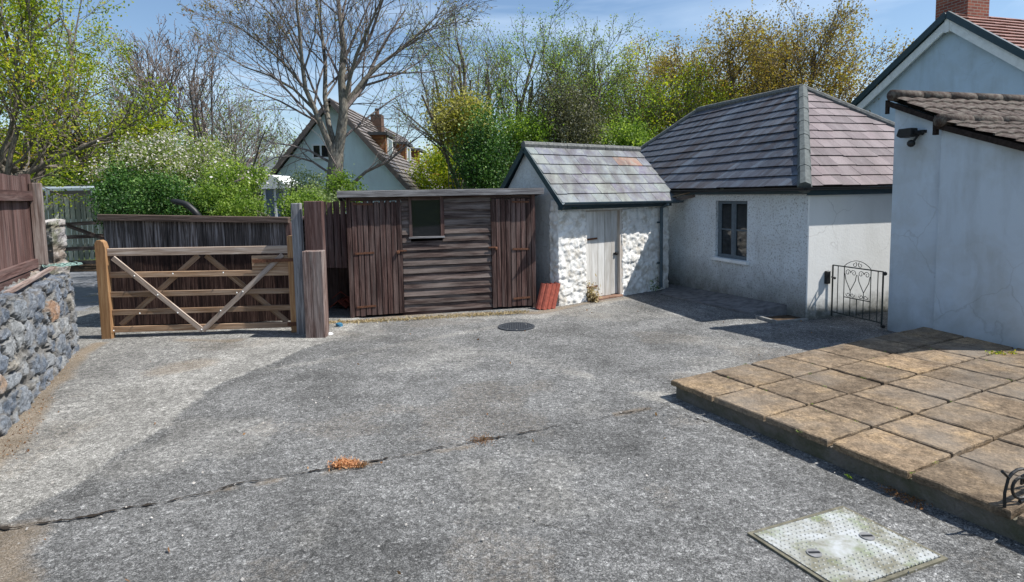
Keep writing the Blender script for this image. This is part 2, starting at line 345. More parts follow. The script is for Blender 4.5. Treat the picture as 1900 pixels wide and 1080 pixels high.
BRICK.link(BRICK.attr('lc', True), bt.inputs['Vector'])
for k_, v_ in (('Color1', (.30, .10, .065, 1)), ('Color2', (.20, .06, .045, 1)), ('Mortar', (.30, .26, .22, 1)), ('Mortar Size', .008), ('Brick Width', .22), ('Row Height', .075)): bt.inputs[k_].default_value = v_
BRICK.col(bt.outputs[0]); BRICK = BRICK.m
BARK = bark('grey_bark', (.07, .06, .05), (.27, .25, .21), 30)
BARK_D = bark('dark_bark', (.07, .06, .052), (.21, .185, .155), 22)
BARK_B = bark('brown_twig_bark', (.09, .075, .07), (.25, .215, .20), 20)
L_LIME = leafmat('leaf_yellow_green', [(0, (.10, .16, .012)), (.35, (.22, .30, .025)), (.7, (.38, .43, .04)), (.93, (.50, .44, .05)), (1, (.50, .27, .05))], .58)
L_GREEN = leafmat('leaf_fresh_green', [(0, (.04, .09, .014)), (.5, (.16, .26, .04)), (1, (.38, .48, .12))], .52)
L_IVY = leafmat('leaf_ivy', [(0, (.010, .032, .008)), (.5, (.035, .10, .018)), (.85, (.11, .22, .04)), (1, (.32, .42, .17))], .25)
L_OLIVE = leafmat('leaf_olive_green', [(0, (.08, .12, .035)), (.5, (.21, .28, .075)), (1, (.38, .45, .15))], .5)
L_GREY = leafmat('leaf_grey_olive', [(0, (.06, .065, .04)), (.6, (.13, .135, .085)), (1, (.2, .19, .12))], .3)
L_GOLD = leafmat('leaf_golden_brown', [(0, (.09, .065, .028)), (.3, (.21, .15, .045)), (.6, (.34, .25, .055)), (.85, (.28, .30, .065)), (1, (.36, .20, .07))], .45)
L_YEL = leafmat('leaf_pale_yellow', [(0, (.16, .16, .03)), (.5, (.34, .33, .08)), (1, (.5, .46, .16))], .4)
L_RUST = leafmat('leaf_rusty', [(0, (.12, .05, .02)), (.5, (.24, .12, .05)), (1, (.34, .2, .1))], .3)
L_FLOWER = leafmat('white_blossom', [(0, (.30, .28, .24)), (.5, (.52, .48, .46)), (1, (.72, .69, .69))], .3)
L_PALE = leafmat('leaf_pale_green', [(0, (.12, .17, .06)), (.5, (.24, .31, .13)), (1, (.38, .44, .24))], .4)
L_DRY = leafmat('dry_grass', [(0, (.20, .14, .07)), (.5, (.36, .28, .15)), (1, (.5, .42, .26))], .2)
L_ORANGE = leafmat('orange_dead_moss', [(0, (.26, .10, .04)), (.5, (.52, .24, .11)), (1, (.66, .38, .2))], .2)

# ------------------------------------------------------------------ ground
def seg_d(X, Y, pts):
    d = np.full(X.shape, 99.)
    for a, b in zip(pts[:-1], pts[1:]):
        ax, ay, bx, by = a[0], a[1], b[0], b[1]; L2 = (bx-ax)**2+(by-ay)**2+1e-9
        t = np.clip(((X-ax)*(bx-ax)+(Y-ay)*(by-ay))/L2, 0, 1); d = np.minimum(d, np.hypot(X-ax-t*(bx-ax), Y-ay-t*(by-ay)))
    return d
def inside(X, Y, poly):
    c = np.zeros(X.shape, bool); n = len(poly)
    for i in range(n):
        (x1, y1), (x2, y2) = poly[i][:2], poly[(i+1) % n][:2]
        c ^= ((y1 > Y) != (y2 > Y)) & (X < (x2-x1)*(Y-y1)/(y2-y1+1e-12)+x1)
    return c
def gp(*pts): return [G(*p)[:2] for p in pts]
x0, x1, y0, y1, st = -9.5, 9.5, .6, 13.5, .04
nx, ny = int((x1-x0)/st)+1, int((y1-y0)/st)+1
gx, gy = np.meshgrid(np.linspace(x0, x1, nx), np.linspace(y0, y1, ny)); X, Y = gx.ravel(), gy.ravel(); P = np.stack([X, Y, 0*X], 1)
wob = (fbm(P, .5, 3, 5)-.5)*.30; wob2 = (fbm(P, .8, 9, 5)-.5)*.5
# pale concrete drive on the left: its edge with the asphalt
edge = gp((-260, 1100), (-60, 1010), (60, 940), (150, 892), (215, 852), (262, 818), (300, 798), (345, 760), (385, 728), (440, 702), (490, 680), (560, 650), (640, 625), (700, 560))
polyc = edge+[(-3., 13.4), (-9.4, 13.4), (-9.4, .7), (-3.0, .62)]
dE = seg_d(X, Y, edge); ins = inside(X, Y, polyc); sd = np.where(ins, dE, -dE)+wob*.45+(fbm(P, .16, 55, 3)-.5)*.12
pale = sm(sd, -.015, .03)*(.50+.45*sm(dE, 1.3, .1)+.35*(fbm(P, .7, 66, 4)-.5))
# bright mortar edge and cement streaks
str1 = gp((500, 684), (590, 672), (680, 652), (800, 628), (920, 606)); str2 = gp((1060, 690), (1130, 705), (1200, 728), (1240, 742)); str3 = gp((820, 640), (960, 662), (1060, 690))
pale = np.maximum(pale, .50*np.exp(-((seg_d(X, Y, str1)+wob*.3)/.10)**2)); pale = np.maximum(pale, 1.0*np.exp(-((seg_d(X, Y, str2)+wob*.9)/.13)**2)*sm(fbm(P, .3, 77, 4), .40, .55))
pale = np.maximum(pale, .35*np.exp(-((seg_d(X, Y, str3)+wob*.9)/.2)**2)); pale = np.maximum(pale, .45*sm(fbm(P, 1.1, 21, 4), .54, .68))
pale = np.maximum(pale, .65*sm(seg_d(X, Y, gp((660, 600), (760, 590), (1000, 588), (1110, 565), (1170, 552)))+wob*.5, .22, .02))
brown = sm(seg_d(X, Y, gp((610, 600), (660, 597), (760, 584), (1000, 580), (1100, 560), (1170, 552)))+wob*.6, .20, .02)*.9
brown = np.maximum(brown, sm(seg_d(X, Y, gp((180, 640), (150, 660), (90, 720), (40, 790), (-10, 850), (-80, 930)))+wob*.6, .20, .03))
brown = np.maximum(brown, .8*np.exp(-((seg_d(X, Y, gp((320, 632), (430, 634)))+wob)/.13)**2)); brown = np.maximum(brown, .65*np.exp(-((seg_d(X, Y, gp((300, 690), (360, 678)))+wob2)/.25)**2))
brown = np.maximum(brown, .9*sm(seg_d(X, Y, gp((-20, 1010), (-60, 1060), (-50, 1150)))+wob, .35, .15)); brown = np.maximum(brown, .4*sm(fbm(P, .9, 41, 5), .55, .7))
crackp = gp((-40, 985), (60, 973), (150, 962), (250, 940), (340, 924), (430, 905), (520, 888), (600, 876), (700, 856), (780, 843), (850, 832), (930, 815), (1000, 801), (1085, 783), (1150, 768), (1245, 750))
jog = .028*(fbm(P, .16, 61, 3)-.5)*2; dC = seg_d(X+jog, Y+jog, crackp)
brown = np.maximum(brown, .75*np.exp(-(dC/.06)**2)*sm(fbm(P, .35, 71, 3), .45, .6))
damp = sm(fbm(P, .9, 81, 4), .50, .68)*.6+.55*np.exp(-((seg_d(X, Y, gp((420, 940), (640, 960), (900, 850)))+wob2)/.5)**2)*0
damp = np.maximum(damp, .6*np.exp(-((sd+.10)/.13)**2)*(1-ins))
Z = .006*(fbm(P, .5, 91, 3)-.5)+.012*sm(sd, -.02, .03)
idx = (np.arange(ny-1)[:, None]*nx+np.arange(nx-1)[None]).ravel(); Fq = np.stack([idx, idx+1, idx+1+nx, idx+nx], 1)
YARD = Mat('yard_asphalt', .93, .12); _o = YARD.obj()
f1 = YARD.noise(_o, 130, 4, .85); f2 = YARD.noise(_o, 24, 6, .75); f3 = YARD.noise(_o, 1.6, 9, .68); f4 = YARD.noise(_o, 190, 2, .9)
asp = YARD.ramp(f1, [(.34, (.062, .064, .067)), (.50, (.172, .174, .173)), (.66, (.38, .38, .362))])
asp = YARD.mix(1, asp, YARD.ramp(f2, [(.32, .60), (.5, .95), (.68, 1.35)]), 'MULTIPLY')
asp = YARD.mix(1, asp, YARD.ramp(f3, [(.36, .76), (.5, .98), (.64, 1.2)]), 'MULTIPLY'); f5 = YARD.noise(_o, 7.5, 8, .75); asp = YARD.mix(1, asp, YARD.ramp(f5, [(.36, .80), (.5, .97), (.64, 1.2)]), 'MULTIPLY')
def grains(sc_):
    v_ = YARD.n.new('ShaderNodeTexVoronoi'); v_.inputs['Scale'].default_value = sc_; YARD.link(_o, v_.inputs['Vector']); sp_ = YARD.n.new('ShaderNodeSeparateXYZ'); YARD.link(v_.outputs['Color'], sp_.inputs[0]); return sp_.outputs['X']
g1, g2 = grains(62), grains(120)
asp = YARD.mix(1, asp, YARD.ramp(g1, [(0, .66), (.35, .88), (.75, 1.02), (.94, 1.25), (1, 1.7)]), 'MULTIPLY'); asp = YARD.mix(1, asp, YARD.ramp(g2, [(0, .62), (.5, .95), (1, 1.45)]), 'MULTIPLY'); asp = YARD.mix(1, asp, YARD.ramp(f4, [(.3, .7), (.7, 1.25)]), 'MULTIPLY')
con = YARD.ramp(f1, [(.36, (.11, .107, .098)), (.50, (.255, .25, .232)), (.62, (.50, .495, .47))])
con = YARD.mix(1, con, YARD.ramp(f2, [(.30, .62), (.7, 1.25)]), 'MULTIPLY'); con = YARD.mix(1, con, YARD.ramp(f3, [(.36, .78), (.62, 1.15)]), 'MULTIPLY'); con = YARD.mix(1, con, YARD.ramp(f5, [(.34, .75), (.5, .97), (.66, 1.18)]), 'MULTIPLY'); con = YARD.mix(1, con, YARD.ramp(g1, [(0, .66), (.5, .98), (1, 1.35)]), 'MULTIPLY')
pf = YARD.math('ADD', YARD.attr('pale'), YARD.math('MULTIPLY', YARD.math('SUBTRACT', f2, .5), .9))
c_ = YARD.mix(YARD.ramp(pf, [(.18, 0), (.75, 1)]), asp, con)
bf = YARD.math('ADD', YARD.attr('brown'), YARD.math('MULTIPLY', YARD.math('SUBTRACT', f2, .5), 1.1))
c_ = YARD.mix(YARD.ramp(bf, [(.3, 0), (.95, .72)]), c_, YARD.ramp(f1, [(.4, (.10, .075, .05)), (.6, (.34, .27, .19))]))
c_ = YARD.mix(YARD.math('MULTIPLY', YARD.attr('damp'), .7), c_, YARD.mix(1, c_, .5, 'MULTIPLY'))
vv = YARD.n.new('ShaderNodeTexVoronoi'); vv.inputs['Scale'].default_value = 7; YARD.link(_o, vv.inputs['Vector'])
c_ = YARD.mix(YARD.ramp(YARD.math('ADD', vv.outputs['Distance'], YARD.math('MULTIPLY', f2, .06)), [(.065, .85), (.085, 0)]), c_, (.62, .61, .58))
YARD.col(c_); YARD.bump(YARD.math('ADD', f1, YARD.math('MULTIPLY', f2, .8)), .8, .012)
keep = np.ones(len(Fq), bool)
tag(npmesh('driveway', np.stack([X, Y, Z], 1), Fq, YARD.m, None, {'pale': pale, 'brown': brown, 'damp': damp}, True), kind='structure')

def ribbon(name, pts, wfn, z, mat, seed, step=.02, kind='structure'):
    rg = np.random.default_rng(seed); pl = []
    for a, b in zip(pts[:-1], pts[1:]):
        n = max(1, int((Vector(b)-Vector(a)).length/step)); pl += [Vector(a).lerp(Vector(b), i/n) for i in range(n)]
    mb = MB(); q = 0; o = Vector((0, 0)); vs = []
    for i, p in enumerate(pl[:-1]):
        d = (pl[i+1]-p).normalized(); nn = Vector((-d.y, d.x)); o = o*.93+nn*float(rg.normal(0, .0065)); w_ = wfn(i/len(pl))*abs(float(rg.normal(.75, .5)))*max(.6, float(.9+.6*math.sin(i*.071)*math.sin(i*.023+1)+.3*math.sin(i*.31)))
        vs.append((p+o+nn*w_, p+o-nn*w_))
    V = [Vector((a.x, a.y, z)) for pr in vs for a in pr]; mb.add(V, [(2*i, 2*i+1, 2*i+3, 2*i+2) for i in range(len(vs)-1)])
    return tag(mb.build(name, mat), kind=kind)
CRK = plain('crack_dirt', (.035, .03, .025), .95, .05, 0, .4, 30)
ribbon('driveway_crack', [Vector(p) for p in crackp], lambda t: .0075 if t < .72 or t > .83 else .004, .0105, CRK, 4)
ribbon('driveway_crack', [Vector(p) for p in gp((960, 955), (1010, 975), (1060, 982), (1130, 990))], lambda t: .002, .0085, CRK, 5)
ribbon('driveway_crack', [Vector(p) for p in gp((1220, 745), (1330, 790), (1480, 848), (1610, 900), (1760, 975), (1900, 1030))], lambda t: .003, .0085, CRK, 7)

GRASS = plain('rough_grass_ground', (.055, .075, .022), .95, .1, 0, .5, 1.2, .5)
mb = MB(); rr = [(-3000, -200), (3000, -200), (3000, 3000), (-3000, 3000)]
mb.add([(a, b, -.03) for a, b in rr], [(0, 1, 2, 3)]); tag(mb.build('ground', GRASS), kind='structure')
ROADM = plain('road_asphalt', (.17, .18, .20), .9, .2, 0, .18, 5, .3)
mb = MB(); mb.add([(-16, 9.6, .012), (-3.2, 9.6, .012), (-3.2, 15.1, .012), (-16, 15.1, .012)], [(0, 1, 2, 3)])
tag(mb.build('road', ROADM), kind='structure')
mb = MB(); mb.add([(-16, 15.1, .03), (-3.2, 15.1, .03), (-3.2, 16.6, .05), (-16, 16.6, .05)], [(0, 1, 2, 3)])
tag(mb.build('road_verge', SOIL), kind='structure')
# far hills
nh = 90; HX = np.linspace(-1500, 1500, nh); mats = [plain('moor_far_haze_tint', (.105, .125, .125), .95, .05, 0, .35, .012), plain('fields_far', (.085, .13, .07), .95, .05, 0, .5, .02)]  # far ridge colour is greyed to stand in for haze
for j, (yy, hh, nm) in enumerate(((1500, 108, 'hill'), (850, 32, 'hill'))):
    V = []; 
    for i, x in enumerate(HX):
        n_ = float(fbm(np.array([[x, yy, 0.]]), 420, 7+j, 4)[0]); h = hh*(.75+.5*n_)*(1.0 if x < 0 else .75)
        for k, (f, dy) in enumerate(((0, -260), (.35, -170), (.8, -60), (1, 0), (.8, 200))): V.append((x, yy+dy, max(-1, h*f-1)))
    Fh = [(i*5+k, (i+1)*5+k, (i+1)*5+k+1, i*5+k+1) for i in range(nh-1) for k in range(4)]
    mb = MB(); mb.add(V, Fh); tag(mb.build(nm, mats[j], smooth=True), kind='structure')

# ------------------------------------------------------------------ plants
def leaves(C, size, rg, aspect=.7, tilt=1.0):
    n = len(C); a = rg.normal(size=(n, 3)); a[:, 2] *= tilt; a /= np.linalg.norm(a, axis=1)[:, None]+1e-9
    b = np.cross(a, rg.normal(size=(n, 3))); b /= np.linalg.norm(b, axis=1)[:, None]+1e-9
    s = size*rg.uniform(.55, 1.3, n)[:, None]; a = a*s/2; b = b*s/2*aspect
    V = np.stack([C-a, C+b*.9-a*.1, C+a, C-b*.9-a*.1], 1).reshape(-1, 3); Fq = np.arange(4*n).reshape(n, 4); return V, Fq
def leafobj(name, C, cl, size, mat, parent, rg, aspect=.7):
    V, Fq = leaves(C, size, rg, aspect); r = np.clip(cl+rg.normal(0, .16, len(C)), 0, 1)
    return npmesh(name, V, Fq, mat, parent, {'rnd': np.repeat(r, 4)})
def rot_about(d, ang, rg):
    o = d.orthogonal().normalized(); o.rotate(Matrix.Rotation(rg.random()*2*math.pi, 3, d)); return (d*math.cos(ang)+o*math.sin(ang)).normalized()
class Tree:
    def __init__(s, seed, wig=.16, up=.05, nch=(7, 6, 5, 4), ang=(.5, .95), ratio=(.42, .68), minr=.006, taper=.35, start=.25, crown_up=True):
        s.rg = random.Random(seed); s.wig, s.up, s.nch, s.ang, s.ratio, s.minr, s.taper, s.start = wig, up, nch, ang, ratio, minr, taper, start
        s.A = MB(); s.B = MB(); s.tips = []
    def branch(s, p, d, L, r, lvl, last):
        rg = s.rg; n = 6 if lvl <= 1 else (4 if lvl == 2 else 3); pts = [p.copy()]; q = p.copy(); dirs = [d.copy()]
        for i in range(n):
            d = (d+Vector((rg.gauss(0, s.wig), rg.gauss(0, s.wig), rg.gauss(0, s.wig)+s.up))).normalized(); q = q+d*(L/n); pts.append(q.copy()); dirs.append(d.copy())
        s.limb(pts, r, max(s.minr, r*s.taper), lvl, last, L, dirs)
    def limb(s, pts, r0, r1, lvl, last, L=None, dirs=None):
        rg = s.rg; m = len(pts)
        if L is None: L = sum((pts[i+1]-pts[i]).length for i in range(m-1)); dirs = [(pts[min(i+1, m-1)]-pts[max(i-1, 0)]).normalized() for i in range(m)]
        rad = [r0+(r1-r0)*(i/(m-1)) for i in range(m)]
        (s.A if lvl <= 1 else s.B).tube(pts, rad, 8 if lvl == 0 else (7 if lvl == 1 else (5 if lvl == 2 else 3)), cap=False)
        if lvl >= last:
            s.tips += [(pts[i], rg.random()) for i in range(1, m)]; return
        k = s.nch[min(lvl, len(s.nch)-1)]
        for j in range(k):
            f = s.start+(1-s.start)*(j+rg.random()*.9)/k; f = min(f, .999); x = f*(m-1); i = int(x); t = x-i
            p = pts[i].lerp(pts[min(i+1, m-1)], t); rr_ = rad[i]+(rad[min(i+1, m-1)]-rad[i])*t
            a = rg.uniform(*s.ang)*(1.0-.35*f); nd = rot_about(dirs[i], a, rg); cl = L*rg.uniform(*s.ratio)*(1.15-.5*f)
            s.branch(p, nd, cl, max(s.minr, rr_*rg.uniform(.38, .62)), lvl+1, last)
    def finish(s, name, label, cat, base, bk, twig, leaf, per, size, spread, mat, group=None, aspect=.7, keep=1.0, crown='crown', zmin=None):
        T = thing(name, base, label, cat, group); s.A.build('trunk', bk, T, smooth=True)
        if s.B.f: s.B.build('branches', twig, T)
        rg = np.random.default_rng(s.rg.randrange(10**6)); tp = [t for t in s.tips if s.rg.random() < keep]
        if leaf and tp:
            P0 = np.array([t[0] for t in tp]); cl = np.array([t[1] for t in tp])*.5+.5*fbm(P0, .9, 3, 2)
            C = np.repeat(P0, per, 0)+rg.normal(0, spread, (len(P0)*per, 3)); leafobj(crown, C, np.repeat(cl, per), size, mat, T, rg, aspect)
        return T
def simple_tree(seed, px, Yd, ytop, r0, name, label, cat, bk, tw, leaf, per, size, spread, last=4, trunkf=.35, nl=6, limbang=(.35, .8), lean=(0, 0), ratio=(.42, .68), nch=(7, 6, 5, 4), keep=1., wig=.16, up=.05, minr=.008, zbase=0, group=None, limbr=.6, aspect=.7):
    b = atY(px, 500, Yd); b = Vector((b.x, b.y, zbase)); top = atY(px, ytop, Yd).z; H = top-zbase
    T = Tree(seed, wig, up, nch, (.45, .95), ratio, minr); rg = T.rg; pts = [b.copy()]; d = Vector((lean[0], lean[1], 1)).normalized(); q = b.copy(); n = 5; tl = H*trunkf
    for i in range(n): d = (d+Vector((rg.gauss(0, .06), rg.gauss(0, .06), .05))).normalized(); q = q+d*tl/n; pts.append(q.copy())
    T.A.tube(pts, [r0*(1.25 if i == 0 else 1-.25*i/n) for i in range(n+1)], 9)
    for j in range(nl):
        a0 = 2*math.pi*(j+rg.random()*.6)/nl; an = rg.uniform(*limbang) if j else .12
        dd = (d*math.cos(an)+Vector((math.cos(a0), math.sin(a0), 0))*math.sin(an)).normalized(); LL = (H-tl)*rg.uniform(.75, 1.0)*(1 if an < .5 else .92)
        T.branch(pts[-1 if j % 2 == 0 else -2], dd, LL*.86, r0*limbr*rg.uniform(.7, 1), 1, last)
    return T.finish(name, label, cat, b, bk, tw, leaf is not None, per, size, spread, leaf, group, aspect, keep)
def shrub(name, label, cat, c, rad, n, size, mat, seed, stem=BARK_D, clumps=34, second=None, group=None, rough=.30, stems=9, aspect=.75, zb=0, trunkpts=None):
    rg = np.random.default_rng(seed); c = np.array(c, float); rad = np.array(rad, float)
    T = thing(name, (c[0], c[1], zb), label, cat, group)
    u = rg.normal(size=(clumps, 3)); u /= np.linalg.norm(u, axis=1)[:, None]; K = c+u*rad*rg.uniform(.30, 1.25, clumps)[:, None]**.6*.85
    cs = rg.uniform(.45, 1.5, clumps); w_ = cs**2/np.sum(cs**2); ci = rg.choice(clumps, n, p=w_)
    C = K[ci]+rg.normal(0, 1, (n, 3))*rough*cs[ci][:, None]*rad.min(); C = C[C[:, 2] > zb+.03]; ci = ci[:len(C)]
    cl = np.clip(rg.uniform(.05, .95, clumps)[ci], 0, 1)*.6+.4*fbm(C, .25, seed, 2)
    if trunkpts is not None or stems:
        mb = MB(); rr_ = random.Random(seed)
        for k in range(stems):
            q = K[rg.integers(clumps)]; b = Vector((c[0]+rr_.uniform(-.4, .4)*rad[0], c[1]+rr_.uniform(-.3, .3)*rad[1], zb)); e = Vector(q)
            m_ = b.lerp(e, .5)+Vector((rr_.gauss(0, .1), rr_.gauss(0, .1), .1)); mb.tube([b, m_, e], [.03, .02, .008], 5)
        mb.build('stems', stem, T)
    leafobj('foliage', C, cl, size, mat, T, rg, aspect)
    if second:
        m2, n2, s2, up_ = second; k = rg.integers(len(C), size=n2); C2 = c+(C[k]-c)*1.05+rg.normal(0, .04, (n2, 3))+np.array([.02, -.05, .03]); C2 = C2[(C2[:, 2] > c[2]+up_*rad[2])]
        leafobj('blossom', C2, rg.uniform(.2, 1, len(C2)), s2, m2, T, rg, .9)
    return T
# ------------------------------------------------------------------ building helpers
def slates(mb, A, B, C, D, rows, wid, th=.012, rnd=None, seed=1, wj=.0):
    """A-B eave, D-C top edge; individual slates clipped to the slope's outline"""
    rg = random.Random(seed); A, B, C, D = map(Vector, (A, B, C, D)); e = (B-A).normalized(); upv = (D-A)-e*(D-A).dot(e); nrm = e.cross(upv).normalized()
    if nrm.z < 0: nrm = -nrm
    Wd = (B-A).length; lx = (D-A).dot(e); rx = (C-A).dot(e)
    for i in range(rows):
        v0, v1 = i/rows, min(1, (i+1.1)/rows); l0, r0 = lx*v0, Wd+(rx-Wd)*v0; l1, r1 = lx*v1, Wd+(rx-Wd)*v1
        x = -wid*(.5 if i % 2 else 0)+rg.uniform(-.2, 0)*wid*0
        while x < Wd:
            ww = wid*(1+rg.uniform(-wj, wj)); a0, b0 = max(x+.003, l0), min(x+ww-.003, r0); a1, b1 = max(x+.003, l1), min(x+ww-.003, r1); x += ww
            if b0-a0 < .015: continue
            if b1 < a1: a1 = b1 = min(max((a0+b0)/2, l1), r1)
            j = rg.uniform(-.004, .004); lo = th*1.7+rg.uniform(0, .004)
            q = [A+e*a0+upv*(v0+j), A+e*b0+upv*(v0+j), A+e*b1+upv*v1, A+e*a1+upv*v1]
            vs = [q[0]+nrm*(lo-th), q[1]+nrm*(lo-th), q[2]-nrm*.004, q[3]-nrm*.004, q[0]+nrm*lo, q[1]+nrm*lo, q[2]+nrm*.004, q[3]+nrm*.004]
            fs = [(4, 5, 6, 7), (0, 1, 5, 4), (1, 2, 6, 5), (3, 0, 4, 7), (0, 3, 2, 1)]
            if e.cross(upv).dot(nrm) < 0: fs = [f[::-1] for f in fs]
            mb.add(vs, fs, rg.random() if rnd is None else rnd(rg, i, ((a0+b0)/2-l0)/max(.01, r0-l0)))
def fbox(mb, fr, s0, s1, t0, t1, z0, z1, rnd=None): return mb.box(fr.w(s0, t0, z0), fr.e*(s1-s0), fr.n*(t1-t0), (0, 0, z1-z0), rnd)
def wallgrid(name, fr, s0, s1, t, z0, z1, mat, parent, hole=None, cell=.05, amp=.015, seed=3, th=.2, flip=False, wave=.02):
    """thin-skinned rendered wall: slightly wavy outer face in front of a solid core, with a real opening"""
    mb = MB(); parts = [(s0, s1, z0, z1)]
    if hole: a, b, c, d = hole; parts = [(s0, a, z0, z1), (b, s1, z0, z1), (a, b, z0, c), (a, b, d, z1)]
    for (a, b, c, d) in parts:
        if b-a > .01 and d-c > .01: fbox(mb, fr, a, b, t, t+th, c, d, .5)
    return mb.build(name, mat, parent)

# ------------------------------------------------------------------ outbuilding (roughcast, hipped slate roof)
OC = G(1494, 593); OB = Frame(OC, OC+Vector((.955, .297, 0)))
LW = Frame(OB.w(0, 7.2, 0), OB.w(0, 0, 0))            # left wall seen from its outside: s runs towards the corner
T = thing('outbuilding', OB.w(2, 3.6, 0), 'large white roughcast outbuilding with hipped slate roof behind the iron gate', 'outbuilding')
ws0, wz0 = LW.px(1327, 476); ws1, wz1 = LW.px(1387, 373); ZE = 1.84
wallgrid('wall', LW, 0, 7.2, 0, -.3, ZE, WHITE_ROUGH_SHADE_TINT, T, hole=(ws0, ws1, wz0, wz1), th=.28)
mb = MB(); fbox(mb, OB, .003, 4.0, -.012, .27, -.35, ZE, .5); mb.build('wall', WHITE_SMOOTH, T, bevel=.012)['label'] = 'smooth white rendered end wall'
mb = MB(); fbox(mb, OB, 3.72, 4.0, .27, 7.2, -.1, ZE); fbox(mb, OB, .29, 3.72, 6.95, 7.2, -.1, ZE); mb.build('wall', WHITE_SMOOTH, T)
ov = .17; AP, AQ = OB.w(1.93, 2.18, 3.63), OB.w(1.93, 5.3, 3.67); of_ = .11; E = [OB.w(-ov, -of_, ZE+.02), OB.w(4+ov, -of_, ZE+.02), OB.w(4+ov, 7.2+ov, ZE+.02), OB.w(-ov, 7.2+ov, ZE+.02)]
mb = MB()
for q in ((E[0], AP, AQ, E[3]), (E[1], E[2], AQ, AP)): mb.add(q, [(0, 1, 2, 3)], .3)
for q in ((E[0], E[1], AP), (E[2], E[3], AQ)): mb.add(q, [(0, 1, 2)], .3)
mb.build('roof_deck', DARKIN, T)
mb = MB(); slates(mb, E[3], E[0], AP, AQ, 12, .56, .014, seed=3); mb.build('roof', SLATE_B, T)['label'] = 'streaked slate slope facing the yard, shade darkened into its colour'
mb = MB(); slates(mb, E[0], E[1], AP, AP, 12, .34, .012, seed=4, wj=.12); mb.build('roof', SLATE_C, T)['label'] = 'pinkish sunlit slate slope over the end wall'
mb = MB(); slates(mb, E[1], E[2], AQ, AP, 12, .4, .012, seed=5); slates(mb, E[2], E[3], AQ, AQ, 12, .4, .012, seed=6); mb.build('roof', SLATE_B, T)
def cap(a, b, r, mat, nm, h=.02, w=None):
    m = MB(); a, b = Vector(a)+Vector((0, 0, h)), Vector(b)+Vector((0, 0, h)); k = max(2, int((b-a).length/.45))
    for i in range(k): p, q = a.lerp(b, i/k), a.lerp(b, (i+1)/k); m.tube([p, q+(q-p)*.03], [r*1.05, r*.96], 8)
    return m.build(nm, mat, T)
cap(E[0], AP, .088, RIDGE_DARK, 'hip_cap', -.015); cap(AP, AQ, .07, RIDGE, 'ridge_cap'); cap(E[1], AP, .06, RIDGE, 'hip_cap'); cap(E[3], AQ, .06, RIDGE, 'hip_cap'); cap(E[2], AQ, .06, RIDGE, 'hip_cap')
mb = MB(); fbox(mb, OB, -.06, 4.06, -.06, -.035, ZE-.10, ZE+.0); mb.build('fascia', NAVY, T)
mb = MB(); fbox(mb, OB, -.085, -.06, -.06, 7.2, ZE-.08, ZE+.0); mb.build('fascia', NAVY, T)
def gut(a, b, r, parent, mat=GUTTER, nm='gutter'):
    m = MB(); a, b = Vector(a), Vector(b); d = (b-a).normalized(); x = d.cross(Vector((0, 0, 1))).normalized(); z = Vector((0, 0, 1)); n = 8; pr = []
    for p in (a, b):
        for rr_ in (r, r-.008):
            for k in range(n+1): an = math.pi*k/n; pr.append(p+x*(math.cos(an)*rr_)-z*(math.sin(an)*rr_))
    q = n+1; fs = []
    for k in range(n): fs += [(k, k+1, 2*q+k+1, 2*q+k), (q+k, 3*q+k, 3*q+k+1, q+k+1)]
    for base in (0, 2*q): fs += [tuple(base+k for k in range(q))+tuple(base+q+k for k in range(q-1, -1, -1))]
    fs += [(0, 2*q, 3*q, q), (q-1, 2*q-1, 4*q-1, 3*q-1)]
    m.add(pr, fs, .5); return m.build(nm, mat, parent)
gut(OB.w(-ov-.03, 7.3, ZE+.01), OB.w(-ov-.03, -of_-.05, ZE+.01), .045, T, BLACK); gut(OB.w(-ov-.05, -of_-.02, ZE+.01), OB.w(4.2, -of_-.02, ZE+.01), .04, T, BLACK)
# window
fw_ = MB(); t0 = .05
for (a, b, c, d) in ((ws0, ws0+.05, wz0, wz1), (ws1-.05, ws1, wz0, wz1), (ws0+.05, ws1-.05, wz0, wz0+.06), (ws0+.05, ws1-.05, wz1-.05, wz1)): fbox(fw_, LW, a, b, t0, t0+.06, c, d)
W_ = fw_.build('window', FRAME_GREY, T, bevel=.004); mid = (ws0+ws1)/2
mb = MB(); fbox(mb, LW, mid-.028, mid+.028, t0+.004, t0+.055, wz0+.06, wz1-.05); mb.build('mullion', FRAME_GREY, W_)
for a, b in ((ws0+.05, mid-.028), (mid+.028, ws1-.05)):
    mb = MB(); zz = wz0+.50*(wz1-wz0)
    fbox(mb, LW, a, b, t0+.012, t0+.045, zz-.012, zz+.012)
    for (p, q, c, d) in ((a, a+.03, wz0+.06, wz1-.05), (b-.03, b, wz0+.06, wz1-.05)): fbox(mb, LW, p, q, t0+.008, t0+.05, c, d)
    mb.build('sash', FRAME_GREY, W_)
    mb = MB(); fbox(mb, LW, a+.002, b-.002, t0+.024, t0+.03, wz0+.062, wz1-.052); mb.build('pane', GLASS, W_)
mb = MB(); fbox(mb, LW, ws0-.03, ws1+.06, -.06, .05, wz0-.055, wz0-.002); mb.build('sill', WHITE_TRIM, T, bevel=.006)['label'] = 'white sloping window sill'
mb = MB(); fbox(mb, LW, ws0, ws1, .2, .27, wz0, wz1); mb.build('window_back', DARKIN, T)
